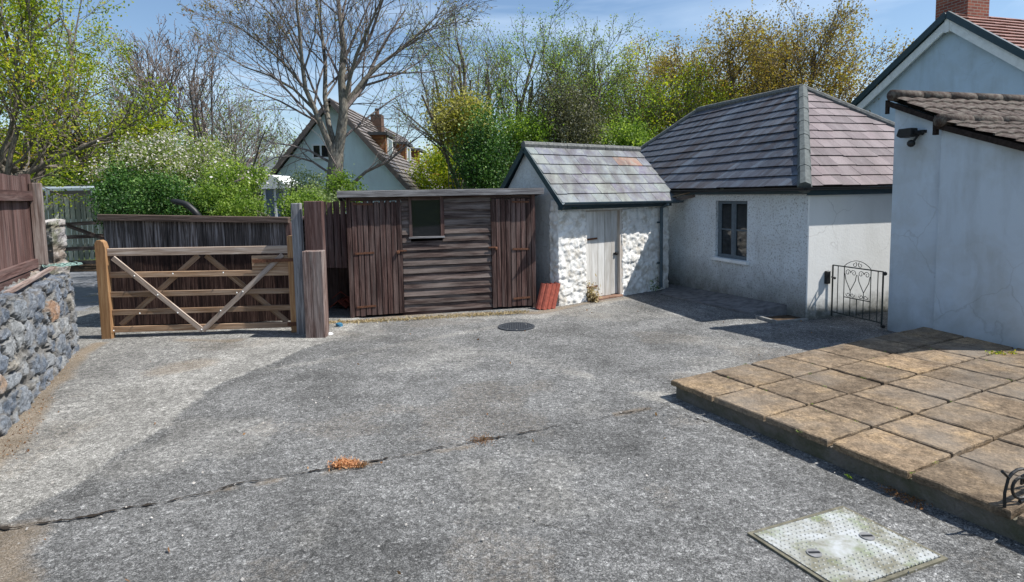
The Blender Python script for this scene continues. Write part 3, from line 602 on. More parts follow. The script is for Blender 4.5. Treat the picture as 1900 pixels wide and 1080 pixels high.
# raised concrete apron beside the left wall
AX = thing('concrete_apron', OB.w(-.3, .6, 0), 'low concrete apron sloping up against the roughcast wall beside the window', 'apron')
mb = MB(); a0, a1, b0, b1 = OB.w(0, 3.4, 0), OB.w(0, .35, 0), OB.w(-.75, 2.6, 0), OB.w(-.50, .55, 0)
mb.add([a0, a1, b1, b0, a0+Vector((0, 0, .02)), a1+Vector((0, 0, .15)), b1+Vector((0, 0, .035)), b0+Vector((0, 0, .012))], [(4, 7, 6, 5), (1, 2, 3, 0)[::-1], (0, 3, 7, 4), (3, 2, 6, 7), (2, 1, 5, 6)], .4)
mb.build('slab', plain('apron_concrete', (.16, .16, .165), .9, .15, 0, .45, 9, .6), AX)
DR = thing('drain_recess', OB.w(-.2, .1, 0), 'dark open drain recess at the foot of the outbuilding corner', 'drain')
mb = MB(); fbox(mb, OB, -.52, -.01, -.02, .30, .006, .012, .1); mb.build('drain_mud', SOIL, DR)
mb = MB(); fbox(mb, OB, -.56, -.52, -.06, .34, 0, .04); fbox(mb, OB, -.52, 0, -.06, -.02, 0, .03); mb.build('drain_kerb', plain('kerb_conc', (.25, .25, .24), .9, .15, 0, .4, 14, .5), DR)

# ------------------------------------------------------------------ small stone store with slate roof
S0, S1 = G(1037, 568), G(1240, 535); SB = Frame(S0, S1); WS_ = SB.len
T = thing('stone_store', SB.w(WS_/2, .8, 0), 'small whitewashed rubble stone store with patchwork slate roof and white plank door', 'store')
SBT = T; zg = 1.69; zr = 2.60; dp = 1.62
d0, dz0 = SB.px(1090, 552); d1, dz1 = SB.px(1150, 390); dz0 = .04
rubble('wall', SB, 0, d0-.02, 0, .22, -.04, dz1+.02, WHITE_PIER, T, .018, .013, (.24, .22, .15), 11, 0, .022)
rubble('wall', SB, d1+.05, WS_, 0, .22, -.04, dz1+.02, WHITE_PIER, T, .018, .013, (.24, .22, .15), 12, 0, .022)
rubble('wall', SB, 0, WS_, .005, .2, dz1+.02, zg+.03, WHITE_PIER, T, .03, .014, (.3, .3, .2), 13, 0, .008)
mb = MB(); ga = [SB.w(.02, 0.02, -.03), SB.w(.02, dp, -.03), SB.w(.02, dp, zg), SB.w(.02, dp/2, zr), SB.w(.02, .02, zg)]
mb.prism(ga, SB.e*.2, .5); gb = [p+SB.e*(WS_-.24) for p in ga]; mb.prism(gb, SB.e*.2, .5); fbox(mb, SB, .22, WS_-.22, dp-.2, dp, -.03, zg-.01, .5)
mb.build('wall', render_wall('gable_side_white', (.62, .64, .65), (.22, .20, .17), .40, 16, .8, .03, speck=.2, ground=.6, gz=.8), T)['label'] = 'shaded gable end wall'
ye = zg-.07; oe = .20; k_ = (zr-zg)/(dp/2); e0, e1 = SB.w(-.05, -oe, zg+.06-oe*k_*.5), SB.w(WS_+.05, -oe, zg+.06-oe*k_*.5); r0_, r1_ = SB.w(-.05, dp/2, zr+.05), SB.w(WS_+.05, dp/2, zr+.05)
f0, f1_ = SB.w(-.05, dp+oe, e0.z), SB.w(WS_+.05, dp+oe, e0.z)
mb = MB(); slates(mb, e0, e1, r1_, r0_, 6, .335, .012, seed=21, wj=.22, rnd=lambda g, i, x: 1.0 if (i == 4 and .66 < x < .93) else g.random()*.96); mb.build('roof', SLATE_A, T)['label'] = 'patchwork slates facing the yard, one broad rusty slate near the ridge'
mb = MB(); slates(mb, f1_, f0, r0_, r1_, 6, .33, .012, seed=22, wj=.2); mb.build('roof', SLATE_B, T)
mb = MB()
for (a, b, c, d) in ((e0, e1, r1_, r0_), (f0, f1_, r1_, r0_)):
    dn = Vector((0, 0, -.03)); mb.add([a-Vector((0, 0, .006)), b-Vector((0, 0, .006)), c-Vector((0, 0, .006)), d-Vector((0, 0, .006)), a+dn, b+dn, c+dn, d+dn], [(0, 1, 2, 3), (7, 6, 5, 4), (0, 4, 5, 1), (1, 5, 6, 2), (3, 7, 4, 0)], .5)
mb.build('roof_boards', NAVY, T)
cap(SB.w(-.07, dp/2, zr+.06), SB.w(WS_+.07, dp/2, zr+.06), .06, RIDGE, 'ridge_cap', 0)
mb = MB()
for a, b in ((e0, r0_), (f0, r0_)): mb.bar(a-SB.e*.012+Vector((0, 0, -.05)), b-SB.e*.012+Vector((0, 0, -.05)), .09, .02, SB.e)
mb.build('verge_board', NAVY, T)
mb = MB(); fbox(mb, SB, -.02, WS_+.02, -.055, -.03, zg-.13, zg-.02); mb.build('fascia', GUTTER, T)
gut(SB.w(-.08, -oe-.03, zg-.005), SB.w(WS_+.10, -oe-.03, zg-.03), .045, T)
ds, dz = SB.px(1220, 400); mb = MB(); mb.tube([SB.w(ds, -oe-.03, zg-.04), SB.w(ds, -oe-.03, zg-.09), SB.w(ds, -.09, zg-.16), SB.w(ds, -.09, .06)], .032, 10)
for zz in (.5, 1.25): fbox(mb, SB, ds-.05, ds+.05, -.06, -.03, zz, zz+.03)
mb.build('downpipe', GUTTER, T, smooth=False)
# plank door
fm = MB(); fbox(fm, SB, d0-.035, d0, .03, .14, 0, dz1+.03); fm.build('door_frame', WOOD_DOOR, T); fm = MB(); fbox(fm, SB, d1, d1+.075, .0, .14, 0, dz1+.03); fbox(fm, SB, d0-.02, d1+.02, .02, .14, dz1-.005, dz1+.055); fm.build('door_frame', wood('frame_worn', (.20, .17, .14), (.36, .32, .28), (.55, .53, .50)), T)
mb = MB(); nb = 5; x = d0
for i in range(nb):
    ww = (d1-d0)/nb; mb.box(SB.w(x+.003, .06+R.uniform(0, .004), dz0+R.uniform(0, .02)), SB.e*(ww-.006), SB.n*.03, (0, 0, dz1-dz0-.01)); x += ww
D_ = mb.build('door', WOOD_DOOR, T)
mb = MB()
for zz in (dz0+.18, dz0+1.0, ): 
    mb = MB(); mb.bar(SB.w(d0-.02, .05, zz), SB.w(d0+.28, .05, zz+.01), .03, .012, SB.n); mb.build('hinge', RUST, D_)
mb = MB(); mb.ball(SB.w(d1-.05, .04, dz0+.72), .03, 8); fbox(mb, SB, d1-.10, d1+.03, .045, .058, dz0+.70, dz0+.735); mb.build('latch', BLACK, D_)
mb = MB(); fbox(mb, SB, d0-.2, d1+.2, .16, .2, 0, dz1+.0); mb.build('door_back', DARKIN, T)
mb = MB(); fbox(mb, SB, d0-.01, d1+.03, -.06, .16, -.02, .035); mb.build('door_step', plain('step_brick', (.24, .15, .11), .9, .1, 0, .5, 14, .4), T, bevel=.01)
# rough timber canopy joining store and outbuilding
T = thing('timber_canopy', SB.w(WS_+.35, 0, 0), 'short rusty sheet canopy on a timber beam bridging the store and the outbuilding', 'canopy')
a = atY(1243, 372, 10.9); b = atY(1309, 358, 10.45)
mb = MB(); mb.bar(a, b+Vector((.12, 0, .0)), .07, .05, (0, 0, 1)); mb.build('beam', WOOD_SIDING, T)
mb = MB(); mb.box(a+Vector((-.02, -.08, .05)), (b-a)+Vector((.1, 0, .03)), (.25, .9, .02), (0, 0, .022)); mb.build('sheet', plain('canopy_sheet', (.22, .17, .12), .8, .3, .1, .5, 12), T)

# ------------------------------------------------------------------ brown wooden shed
A0, A1 = G(652, 591), G(993, 573); A1 = A0+(A1-A0).normalized()*(A1-A0).length; dd = Vector((A1.x-A0.x, A1.y-A0.y+.16, 0))
WD = Frame(A0, A0+dd); 
sR = WD.px(993, 560)[0]; zt = WD.px(800, 362)[1]; 
T = thing('wooden_shed', WD.w(sR/2, .6, 0), 'dark brown timber shed with two plank doors and one small window', 'shed')
l1 = WD.px(748, 500)[0]; r1s = WD.px(912, 500)[0]; wa, wzb = WD.px(762, 437); wb, wzt = WD.px(819, 366)
dpW = 1.25
mb = MB(); zz = .05; n = 15; hh = (zt-.05)/n
for i in range(n):
    z0_, z1_ = zz+i*hh, zz+(i+1)*hh+.012
    spans = [(l1+.002, r1s-.002)] if (z1_ < wzb+.0 or z0_ > wzt) else [(l1+.002, wa), (wb, r1s-.002)]
    for a, b in spans:
        vs = [WD.w(a, -.026, z0_), WD.w(b, -.026, z0_), WD.w(b, .012, z0_), WD.w(a, .012, z0_), WD.w(a, .0, z1_), WD.w(b, .0, z1_), WD.w(b, .012, z1_), WD.w(a, .012, z1_)]
        of = R.uniform(0, 90); lc = [(a+of, 0, of), (b+of, 0, of), (b+of, .03, of), (a+of, .03, of), (a+of, 0, of+hh), (b+of, 0, of+hh), (b+of, .03, of+hh), (a+of, .03, of+hh)]
        mb.add(vs, [(0, 1, 5, 4), (0, 3, 2, 1), (0, 4, 7, 3), (1, 2, 6, 5), (4, 5, 6, 7)], None, lc)
mb.build('siding', WOOD_SIDING, T)
mb = MB()
n = 9
for i in range(n):
    for side in (0, 1):
        tt = i*dpW/n; s_ = -.0 if side == 0 else sR-.02; mb.box(WD.w(s_, tt+.003, .02), WD.e*.02, WD.n*(dpW/n-.006), (0, 0, zt-.03-.1*i/n))
fbox(mb, WD, 0, sR, dpW, dpW+.02, .02, zt-.13)
mb.build('side_boards', WOOD_BROWN, T)
for (a, b) in ((-.01, .055), (sR-.055, sR+.01)): mb = MB(); fbox(mb, WD, a, b, -.03, .02, .0, zt); mb.build('corner_post', WOOD_BROWN, T)
mb = MB(); fbox(mb, WD, .055, sR-.055, -.012, .02, zt-.075, zt); mb.build('head_rail', WOOD_BROWN, T); mb = MB(); fbox(mb, WD, l1-.02, r1s, -.004, .02, 0, .05)
mb.build('sole_plate', WOOD_BROWN, T)
def plankdoor(fr, a, b, z0, z1, n, parent, mat, hinge_left, zh, seed):
    rg = random.Random(seed); m = MB(); x = a
    for i in range(n):
        ww = (b-a)/n*(1+rg.uniform(-.08, .08)) if i < n-1 else b-x
        m.box(fr.w(x+.008, -.035+rg.uniform(-.003, .003), z0+rg.uniform(0, .015)), fr.e*(ww-.014), fr.n*.022, (0, 0, z1-z0-rg.uniform(0, .015))); x += ww
    fbox(m, fr, a, b, -.010, .0, z0+.02, z1-.02, .1)
    D = m.build('door', mat, parent)
    for zq in zh:
        m = MB(); x0_ = a+.03 if hinge_left else b-.03; dx = .28 if hinge_left else -.28
        m.bar(fr.w(x0_, -.040, zq), fr.w(x0_+dx, -.040, zq+rg.uniform(-.01, .01)), .028, .008, fr.n); m.build('hinge', RUST, D)
    m = MB(); xl = b-.07 if hinge_left else a-.05; zq = 1.0
    m.bar(fr.w(xl, -.044, zq), fr.w(xl+.13, -.044, zq), .022, .012, fr.n); m.ball(fr.w(xl+(.12 if not hinge_left else .0), -.05, zq-.02), .028, 7, jit=.1); m.build('latch', RUST, D); return D
plankdoor(WD, .06, l1, .03, zt-.078, 9, T, WOOD_BROWN, True, (.17, .98, 1.72), 3)
plankdoor(WD, r1s, sR-.06, .03, zt-.078, 8, T, WOOD_BROWN, False, (.17, .95, 1.70), 4)
mb = MB()
for (a, b, c, d) in ((wa-.02, wa+.025, wzb-.02, wzt+.03), (wb-.025, wb+.03, wzb-.02, wzt+.03), (wa+.025, wb-.025, wzt-.0, wzt+.03)): fbox(mb, WD, a, b, -.035, .03, c, d)
W_ = mb.build('window', WOOD_BROWN, T)
mb = MB(); fbox(mb, WD, wa-.03, wb+.03, -.055, .02, wzb-.045, wzb-.02); mb.build('sill', FASCIA, W_)
mb = MB(); p_ = [WD.w(wa+.02, .018, wzb-.02), WD.w(wb-.02, .018, wzb-.02), WD.w(wb-.02, -.012, wzt+.0), WD.w(wa+.02, -.012, wzt)]; mb.prism(p_, WD.n*.004); mb.build('pane', GLASS, W_)
mb = MB(); fbox(mb, WD, wa-.02, wb+.02, .15, .17, wzb-.02, wzt); mb.build('window_back', DARKIN, T)
# roof: shallow slope down to the back
mb = MB(); a, b = WD.w(-.10, -.12, zt+.055), WD.w(sR+.10, -.12, zt+.055); c, d = WD.w(sR+.10, dpW+.12, zt-.07), WD.w(-.10, dpW+.12, zt-.07)
mb.prism([a, b, c, d], Vector((0, 0, .03)), .4); mb.build('roof', plain('felt_roof', (.10, .105, .10), .95, .1, 0, .4, 8, .5), T)
mb = MB(); mb.box(WD.w(-.13, -.145, zt-.015), WD.e*(sR+.26), WD.n*.022, (0, 0, .095)); mb.build('fascia', FASCIA, T, bevel=.004)
for s_ in (-.13, sR+.108): mb = MB(); mb.prism([WD.w(s_, -.12, zt-.01), WD.w(s_, dpW+.14, zt-.14), WD.w(s_, dpW+.14, zt-.04), WD.w(s_, -.12, zt+.08)], WD.e*.02); mb.build('side_fascia', FASCIA, T)
# ridge tiles leaning against the shed's right-hand post: each its own thing
for i, (px, py, lab) in enumerate(((1003, 574, 'red clay ridge tile leaning at the shed corner, leftmost of four'), (1011, 574, 'red clay ridge tile leaning at the shed corner, second of four from the shed'), (1019, 573, 'red clay ridge tile leaning at the shed corner, third of four from the shed'), (1027, 572, 'red clay ridge tile leaning at the shed corner, nearest the white store'))):
    p = G(px-4, py); d = Vector((.11, .13, .42)).normalized(); m = MB(); x = Vector((.55, -.83, 0)).normalized(); y = d.cross(x).normalized(); n = 6; vs = []
    for e_ in (p, p+d*.42):
        for rr_ in (.062, .046):
            for k in range(n+1): an = math.pi*(k/n-.5); vs.append(e_+x*math.cos(an)*rr_*1.1+y*math.sin(an)*rr_)
    q = n+1; fs = []
    for k in range(n): fs += [(k, k+1, 2*q+k+1, 2*q+k), (q+k, 3*q+k, 3*q+k+1, q+k+1)]
    for bs in (0, 2*q): fs += [tuple(bs+k for k in range(q))+tuple(bs+q+k for k in range(q-1, -1, -1))]
    fs += [(0, 2*q, 3*q, q), (q-1, 2*q-1, 4*q-1, 3*q-1)]
    m.add(vs, fs); tag(m.build('ridge_tile', CLAY_RED), lab, 'roof tile', 'red ridge tiles leaning by the shed')

# ------------------------------------------------------------------ five-bar gate standing before the board panel
GF = Frame(G(191, 629), G(556, 617)); z_ = lambda x, y: GF.px(x, y)
T = thing('field_gate', GF.w(1.3, 0, 0), 'oak five-bar field gate with V braces standing in front of the dark board panel', 'gate')
gl, gr_ = z_(206, 540)[0], z_(539, 540)[0]
mb = MB(); a, zt_ = z_(184, 445); b = gl+.0; hgt = zt_
poly = [GF.w(a, -.06, 0), GF.w(b, -.06, 0), GF.w(b-.02, -.06, hgt-.09), GF.w(b-.07, -.06, hgt-.01), GF.w(a+.05, -.06, hgt), GF.w(a, -.06, hgt-.05)]
pl_ = [GF.w(gl-.135, -.055, .0), GF.w(gl-.0, -.055, .0), GF.w(gl-.0, -.055, hgt-.10), GF.w(gl-.02, -.055, hgt-.03), GF.w(gl-.06, -.055, hgt), GF.w(gl-.11, -.055, hgt-.005), GF.w(gl-.135, -.055, hgt-.04)]
mb.prism(pl_, GF.n*.085); ob = mb.build('stile', WOOD_STILE, T, bevel=.006); ob['label'] = 'broad orange left stile with rounded head'
lcA = ob.data.attributes['lc'].data
mb = MB(); b2 = z_(553, 540)[0]; zt2 = z_(545, 437)[1]; zb2 = max(.01, z_(545, 617)[1])
mb.box(GF.w(gr_, -.05, zb2), GF.e*(b2-gr_), GF.n*.10, (0, 0, zt2-zb2)); mb.build('stile', WOOD_STILE, T, bevel=.006)
def lcfix(o):
    # grain of a prism runs along its height
    me = o.data; a = me.attributes['lc'].data
    for i, v in enumerate(me.vertices): a[i].vector = (v.co.z, v.co.x, v.co.y)
lcfix(ob)
rails = [((206, 461, 475), (539, 455.5, 469.5)), ((206, 505, 515.5), (539, 500, 510.5)), ((206, 541.5, 552), (539, 534.5, 544)), ((206, 575, 585), (539, 565.5, 575)), ((206, 606, 617), (539, 597, 607))]
for i, (l, r) in enumerate(rails):
    mb = MB(); za, zb = z_(l[0], l[2])[1], z_(l[0], l[1])[1]; zc, zd = z_(r[0], r[2])[1], z_(r[0], r[1])[1]; dth = .035 if i else .05
    P = [GF.w(gl, -dth/2, za), GF.w(gr_, -dth/2, zc), GF.w(gr_, -dth/2, zd), GF.w(gl, -dth/2, zb)]
    m = Vector(P[1])-Vector(P[0]); of = R.uniform(0, 90); vs = P+[p+GF.n*dth for p in P]; lc = [(of if k in (0, 3) else of+2.3, .08*(k in (2, 3)), of+.04*j) for j in (0, 1) for k in range(4)]
    mb.add(vs, [(0, 1, 2, 3), (7, 6, 5, 4), (0, 4, 5, 1), (2, 6, 7, 3), (1, 5, 6, 2), (3, 7, 4, 0)], None, lc)
    mb.build('rail', WOOD_OAKGREY if i == 0 else WOOD_OAK, T, bevel=.004)
def gb(a, b, t, w_=.07, d=.022, nm='brace', mat=WOOD_OAK):
    sa, za = z_(*a); sb, zb = z_(*b); m = MB(); m.bar(GF.w(sa, t, za), GF.w(sb, t, zb), w_, d, GF.n); return m.build(nm, mat, T, bevel=.003)
gb((212, 478), (378, 612), -.032, .066, mat=WOOD_OAKGREY); gb((379, 612), (526, 472), -.034, .066, mat=WOOD_OAKGREY)
gb((366, 474), (222, 604), .032); gb((380, 474), (532, 598), .032)
for (x, y) in ((253, 511), (324, 507), (417, 505), (296, 546), (442, 542), (263, 580), (333, 579), (412, 575), (215, 612), (377, 610), (453, 540)):
    s_, zq = z_(x, y); mb = MB(); mb.ball(GF.w(s_, -.048, zq), .010, 6); mb.build('bolt', WHITE_TRIM, T)
mb = MB(); s_, zq = z_(471, 484); s2, zq2 = z_(549, 481); mb.bar(GF.w(s_, -.05, zq), GF.w(s2, -.056, zq2), .045, .012, GF.n); mb.build('hinge', RUST, T)
mb = MB(); s_, zq = z_(536, 600); s2, zq2 = z_(556, 599); mb.bar(GF.w(s_, -.056, zq), GF.w(s2, -.056, zq2), .05, .012, GF.n); mb.build('hinge', RUST, T)
mb = MB(); s_, zq = z_(469, 504); s2, zq2 = z_(539, 492); fbox(mb, GF, s_, s2, -.016, .02, zq, z_(480, 474)[1]); mb.build('rail_block', WOOD_OAK, T)

# board panel (old lean-to front) behind the gate
PM = Mat('panel_two_tone', .85, .2); lc_ = PM.attr('lc', True); g_ = PM.noise(PM.map(lc_, (2, 38, 38)), 1, 6, .65, .6); w_ = PM.noise(PM.map(lc_, (1.1, 9, 9)), 1, 5, .6)
top_ = PM.ramp(g_, [(.34, (.022, .02, .02)), (.5, (.10, .085, .080)), (.66, (.27, .25, .25))]); bot_ = PM.ramp(g_, [(.34, (.010, .006, .005)), (.5, (.042, .022, .018)), (.68, (.12, .075, .06))])
sp_ = PM.n.new('ShaderNodeSeparateXYZ'); PM.link(PM.obj(), sp_.inputs[0]); hz_ = PM.math('ADD', sp_.outputs['Z'], PM.math('MULTIPLY', w_, .22))
PM.col(PM.mix(.7, PM.mix(PM.ramp(PM.math('SUBTRACT', hz_, .75), [(.42, 0), (.50, 1)]), bot_, top_), PM.ramp(PM.attr('rnd'), [(0, .5), (1, 1.4)]), 'MULTIPLY')); PM.bump(g_, .6, .006); PANEL_M = PM.m
PN = Frame(G(190, 613)+Vector((0, .12, 0)), G(545, 603)+Vector((0, .12, 0)))
T = thing('board_panel', PN.w(1.3, 0, 0), 'dark weathered board wall with capping rail standing right behind the oak gate', 'board wall')
pl0, pz0 = PN.px(191, 407); pl1, pz1 = PN.px(534, 411); mb = MB(); n = 20; x = pl0
for i in range(n):
    ww = (pl1-pl0)/n; zq = pz0+(pz1-pz0)*i/n; mb.box(PN.w(x+.002, R.uniform(-.004, .004), .04), PN.e*(ww-.004), PN.n*.022, (0, 0, zq-.03)); x += ww
mb.build('boards', PANEL_M, T)
mb = MB(); mb.bar(PN.w(pl0-.03, -.02, pz0+.03), PN.w(pl1+.03, -.02, pz1+.02), .085, .12, PN.n); mb.build('capping_rail', wood('cap_brown', (.03, .022, .018), (.10, .07, .055), (.22, .17, .15)), T, bevel=.004)
mb = MB(); fbox(mb, PN, pl1-.02, pl1+.05, -.04, .04, 0, pz1-.02); mb.build('end_post', WOOD_BROWN, T)
mb = MB(); fbox(mb, PN, pl0, pl1, .9, .92, 0, pz0-.15); fbox(mb, PN, pl0-.0, pl0+.02, .03, .9, 0, pz0-.12); mb.build('rear_boards', WOOD_PANEL, T)
mb = MB(); mb.prism([PN.w(pl0, .03, pz0-.005), PN.w(pl1, .03, pz1-.005), PN.w(pl1, .95, pz1-.15), PN.w(pl0, .95, pz0-.15)], Vector((0, 0, .02))); mb.build('roof', plain('panel_roof', (.08, .075, .07), .95), T)
# black pipe behind
mb = MB(); Y_ = 9.35; pts = [atY(x, y, Y_) for x, y in ((318, 372), (326, 374), (340, 377), (347, 380), (353, 385), (360, 391), (374, 408))]
mb.tube(pts, [.028, .045, .045, .05, .05, .05, .05], 10); base_ = Vector((pts[-1].x, Y_, 0)); mb.tube([pts[-1], base_+Vector((.25, 0, 0))], .05, 10)
o = mb.build('bent_pipe', BLACK, smooth=True); tag(o, 'black bent pipe sticking up behind the board wall', 'pipe')

# posts and slat fence between the gate and the shed
def post(name, lab, fr, s0, s1, t0, t1, z0, z1, mat, slant=0, grp=None):
    m = MB(); m.box(fr.w(s0, t0, z0), fr.e*(s1-s0), fr.n*(t1-t0), (0, 0, z1-z0))
    o = m.build(name, mat, bevel=.008)
    if slant:
        for v in o.data.vertices:
            if v.co.z > z1-.01: v.co.z -= slant*abs((Vector((v.co.x, v.co.y, 0))-fr.w(s0, 0, 0)).dot(fr.e)/(s1-s0)-.5)*2
    return tag(o, lab, 'post', grp)
WOOD_POSTB = wood('post_brown_grey', (.03, .020, .018), (.115, .075, .065), (.26, .20, .18), 1.4, (.34, .31, .29), .55)
PF = Frame(G(567, 629), G(604, 628)); q = lambda x, y, t=0: PF.px(x, y, t)
z1_ = q(580, 459)[1]; post('gate_post', 'thick rough grey-brown gate post nearest the camera, right of the oak gate', PF, q(566, 600)[0], q(603, 600)[0], 0, .17, -.02, z1_, WOOD_POSTB, .05)
post('gate_post', 'tall red-brown timber post with flat top standing behind the thick gate post', PF, q(574, 600, .2)[0], q(607, 600, .2)[0], .18, .30, 0, q(590, 373, .2)[1], WOOD_FENCE)
post('gate_post', 'slim pale grey post between the oak gate and the brown posts', PF, q(550, 600, .25)[0], q(567, 600, .25)[0], .24, .34, 0, q(558, 377, .25)[1], WOOD_GREY)
SF = Frame(G(604, 592), G(650, 590)); T = thing('slat_fence', SF.w(.2, 0, 0), 'short fence of hanging brown slats with a dark gap below, left of the shed', 'fence')
mb = MB(); 
for (xa, xb) in ((603, 607), (608, 618), (620, 631), (633, 642)):
    sa, sb_ = SF.px(xa, 430, .12)[0], SF.px(xb, 430, .12)[0]; zb_, zt2 = SF.px(xa, 497, .12)[1], SF.px(xa, 375, .12)[1]
    mb.box(SF.w(sa, .12, zb_), SF.e*(sb_-sa), SF.n*.02, (0, 0, zt2-zb_+R.uniform(-.02, .02)))
mb.build('slats', WOOD_FENCE, T)
s_a, s_b = SF.px(603, 500, .14)[0], SF.px(648, 500, .14)[0]
for zz in (.86, 1.5): mb = MB(); fbox(mb, SF, s_a-.1, s_b, .14, .18, zz, zz+.07); mb.build('rail', WOOD_BROWN, T)
mb = MB(); fbox(mb, SF, s_a-.45, s_b+.1, .95, .98, 0, 1.55, .05); fbox(mb, SF, s_a-.45, s_a-.42, .2, .95, 0, 1.5, .05); fbox(mb, SF, s_a-.45, s_b+.1, .2, .95, 1.5, 1.53, .05); mb.build('added_dark_backing', WOOD_BROWN, T)  # added dark enclosure so the gap below the slats looks into shade
for i, (x, y, zz, an, lab) in enumerate(((622, 580, .0, .3, 'broken red ridge tile lying lowest in the dark gap beside the shed'), (628, 573, .10, -.2, 'red ridge tile lying across the others in the dark gap beside the shed'), (637, 578, .02, .8, 'red ridge tile lying closest to the shed in the dark gap'))):
    p = G(x, y)+Vector((0, .15, zz+.02)); m = MB(); d = Vector((math.sin(an)*.5, math.cos(an), .05)).normalized(); xx = d.cross(Vector((0, 0, 1))).normalized()
    for sg in (-1, 1): m.box(p+Vector((0, 0, .13)), d*.35, xx*sg*.14+Vector((0, 0, -.11)), Vector((0, 0, .018)))
    tag(m.build('ridge_tile', CLAY_RED), lab, 'roof tile', 'red ridge tiles dumped beside the shed')
m = MB(); m.ball(G(630, 607)+Vector((0, 0, .03)), .045, 7, jit=.25, sq=(1.1, 1, .9)); tag(m.build('plastic_scrap', plain('blue_plastic', (.03, .13, .22), .4, .5, 0, .2, 30)), 'small crumpled blue plastic scrap on the ground by the gate post', 'litter')

# ------------------------------------------------------------------ stone wall, pillar and tall fence on the left
WA, WB = G(146, 648), G(-70, 895); WL = Frame(WB, WA)      # s towards the pillar, t behind (left)
Lw = WL.len; zw = .96
tag_ = thing('stone_wall', WL.w(Lw/2, .25, 0), 'low grey rubble stone wall running along the left side of the drive', 'wall')
rubble('stonework', WL, -1.2, Lw-.05, .0, .62, -.08, zw, STONE, tag_, .022, .048, (.33, .3, .19), 31, .07, .03, smooth=False, zfn=lambda s: 1+.16*sm(-s, -2.2, .6))
tag_ = thing('stone_pillar', WL.w(Lw, .4, 0), 'pale rough stone pillar ending the rubble wall at the driveway entrance', 'pillar')
pa, pz = WL.px(138, 411, .0); pb = WL.px(80, 411, .1)
tp = atY(137, 411, WA.y+.35); PX = Frame(atY(78, 640, WA.y+.05), atY(113, 640, WA.y+.05))
rubble('stonework', PX, -.05, PX.len, 0, .22, -.05, atY(110, 410, WA.y+.25).z, PILLAR, tag_, .024, .03, (.44, .4, .26), 41, .05, .032, smooth=False)
T = thing('panel_fence', WL.w(Lw-1.5, .5, 1), 'tall red-brown boarded fence standing on the rubble wall', 'fence')
t_ = .30; s_p, _ = WL.px(66, 420, t_); zt_, zb_ = WL.px(60, 328, t_)[1], WL.px(60, 500, t_)[1]
mb = MB(); x = s_p-4.2
while x < s_p-.05:
    mb.box(WL.w(x+.003, t_+.05+R.uniform(0, .004), zb_+.02), WL.e*.097, WL.n*.02, (0, 0, zt_-zb_-.02+R.uniform(-.008, .008))); x += .10
mb.build('boards', WOOD_FENCE, T)
for za, zb2 in ((zt_-.28, zt_-.17), (zb_+.0, zb_+.10), (zb_-.14, zb_-.02)): mb = MB(); fbox(mb, WL, s_p-4.2, s_p-.03, t_-.005, t_+.048, za, zb2); mb.build('rail', WOOD_FENCE, T)
mb = MB(); zt3 = WL.px(65, 340, t_)[1]; fbox(mb, WL, s_p-.03, s_p+.08, t_-.08, t_+.03, WL.px(65, 486, t_)[1]-.05, zt3); mb.build('post', WOOD_POST, T, bevel=.006)
mb = MB(); fbox(mb, WL, s_p-.02, s_p+.12, t_+.035, t_+.12, .9, zt_+.03); mb.build('post', WOOD_FENCE, T)
mb = MB(); p0 = WL.w(s_p-.15, .16, zw+.09); pts = []
for i in range(60): a = i*.42; pts.append(p0+Vector((math.cos(a)*.12+.002*i, math.sin(a)*.10+.004*i, .012*math.sin(i*1.7)+.03)))
mb.tube(pts, .006, 5); tag(mb.build('rope', plain('rope_green', (.22, .33, .30), .8, .2)), 'loose coil of pale green rope on top of the rubble wall', 'rope')
mb = MB(); mb.bar(WL.w(s_p-2.0, .12, zw+.06), WL.w(s_p-.1, .14, zw+.10), .05, .03, (0, 0, 1)); tag(mb.build('timber_batten', WOOD_POST), 'old grey timber batten lying along the top of the rubble wall', 'batten')

# ------------------------------------------------------------------ pale picket fence, field gate and van across the road
T = thing('picket_fence', (-11.5, 16.5, 0), 'pale green-grey close boarded fence across the road behind the pillar', 'fence')
mb = MB(); x = -14.6; Yf = 16.1
while x < -10.1:
    h = 2.03+R.uniform(-.03, .03); mb.box((x, Yf+.32*(x+14.6), .15), (.10, .032, 0), (-.006, .02, 0), (0, 0, h-.15)); x += .125
mb.build('pickets', WOOD_PALE, T)
mb = MB(); mb.box((-14.6, Yf+.03, .5), (4.5, 1.44, 0), (0, .05, 0), (0, 0, .08)); mb.build('rail', WOOD_PALE, T); mb = MB(); mb.box((-14.6, Yf+.03, 1.6), (4.5, 1.44, 0), (0, .05, 0), (0, 0, .08)); mb.build('rail', WOOD_PALE, T)
T = thing('small_field_gate', (-11, 15.8, 0), 'dark brown barred gate in front of the pale fence across the road', 'gate')
GD = Frame(atY(140, 500, 15.8), atY(196, 500, 15.9)); ln = GD.len
for (ya, yb) in ((417, 408), (440, 436), (462, 458), (487, 486)):
    mb = MB(); za, zb_ = GD.px(140, ya)[1], GD.px(190, yb)[1]; mb.bar(GD.w(-.4, 0, za), GD.w(ln+1.2, 0, zb_), .10, .04, GD.n); mb.build('rail', WOOD_SIDING, T)
mb = MB(); mb.bar(GD.w(-.1, -.03, GD.px(140, 418)[1]), GD.w(ln+.2, -.03, GD.px(190, 448)[1]), .10, .03, GD.n); mb.build('brace', WOOD_SIDING, T)
mb = MB(); fbox(mb, GD, -.5, -.4, -.05, .05, 0, 1.35); mb.build('post', WOOD_SIDING, T)
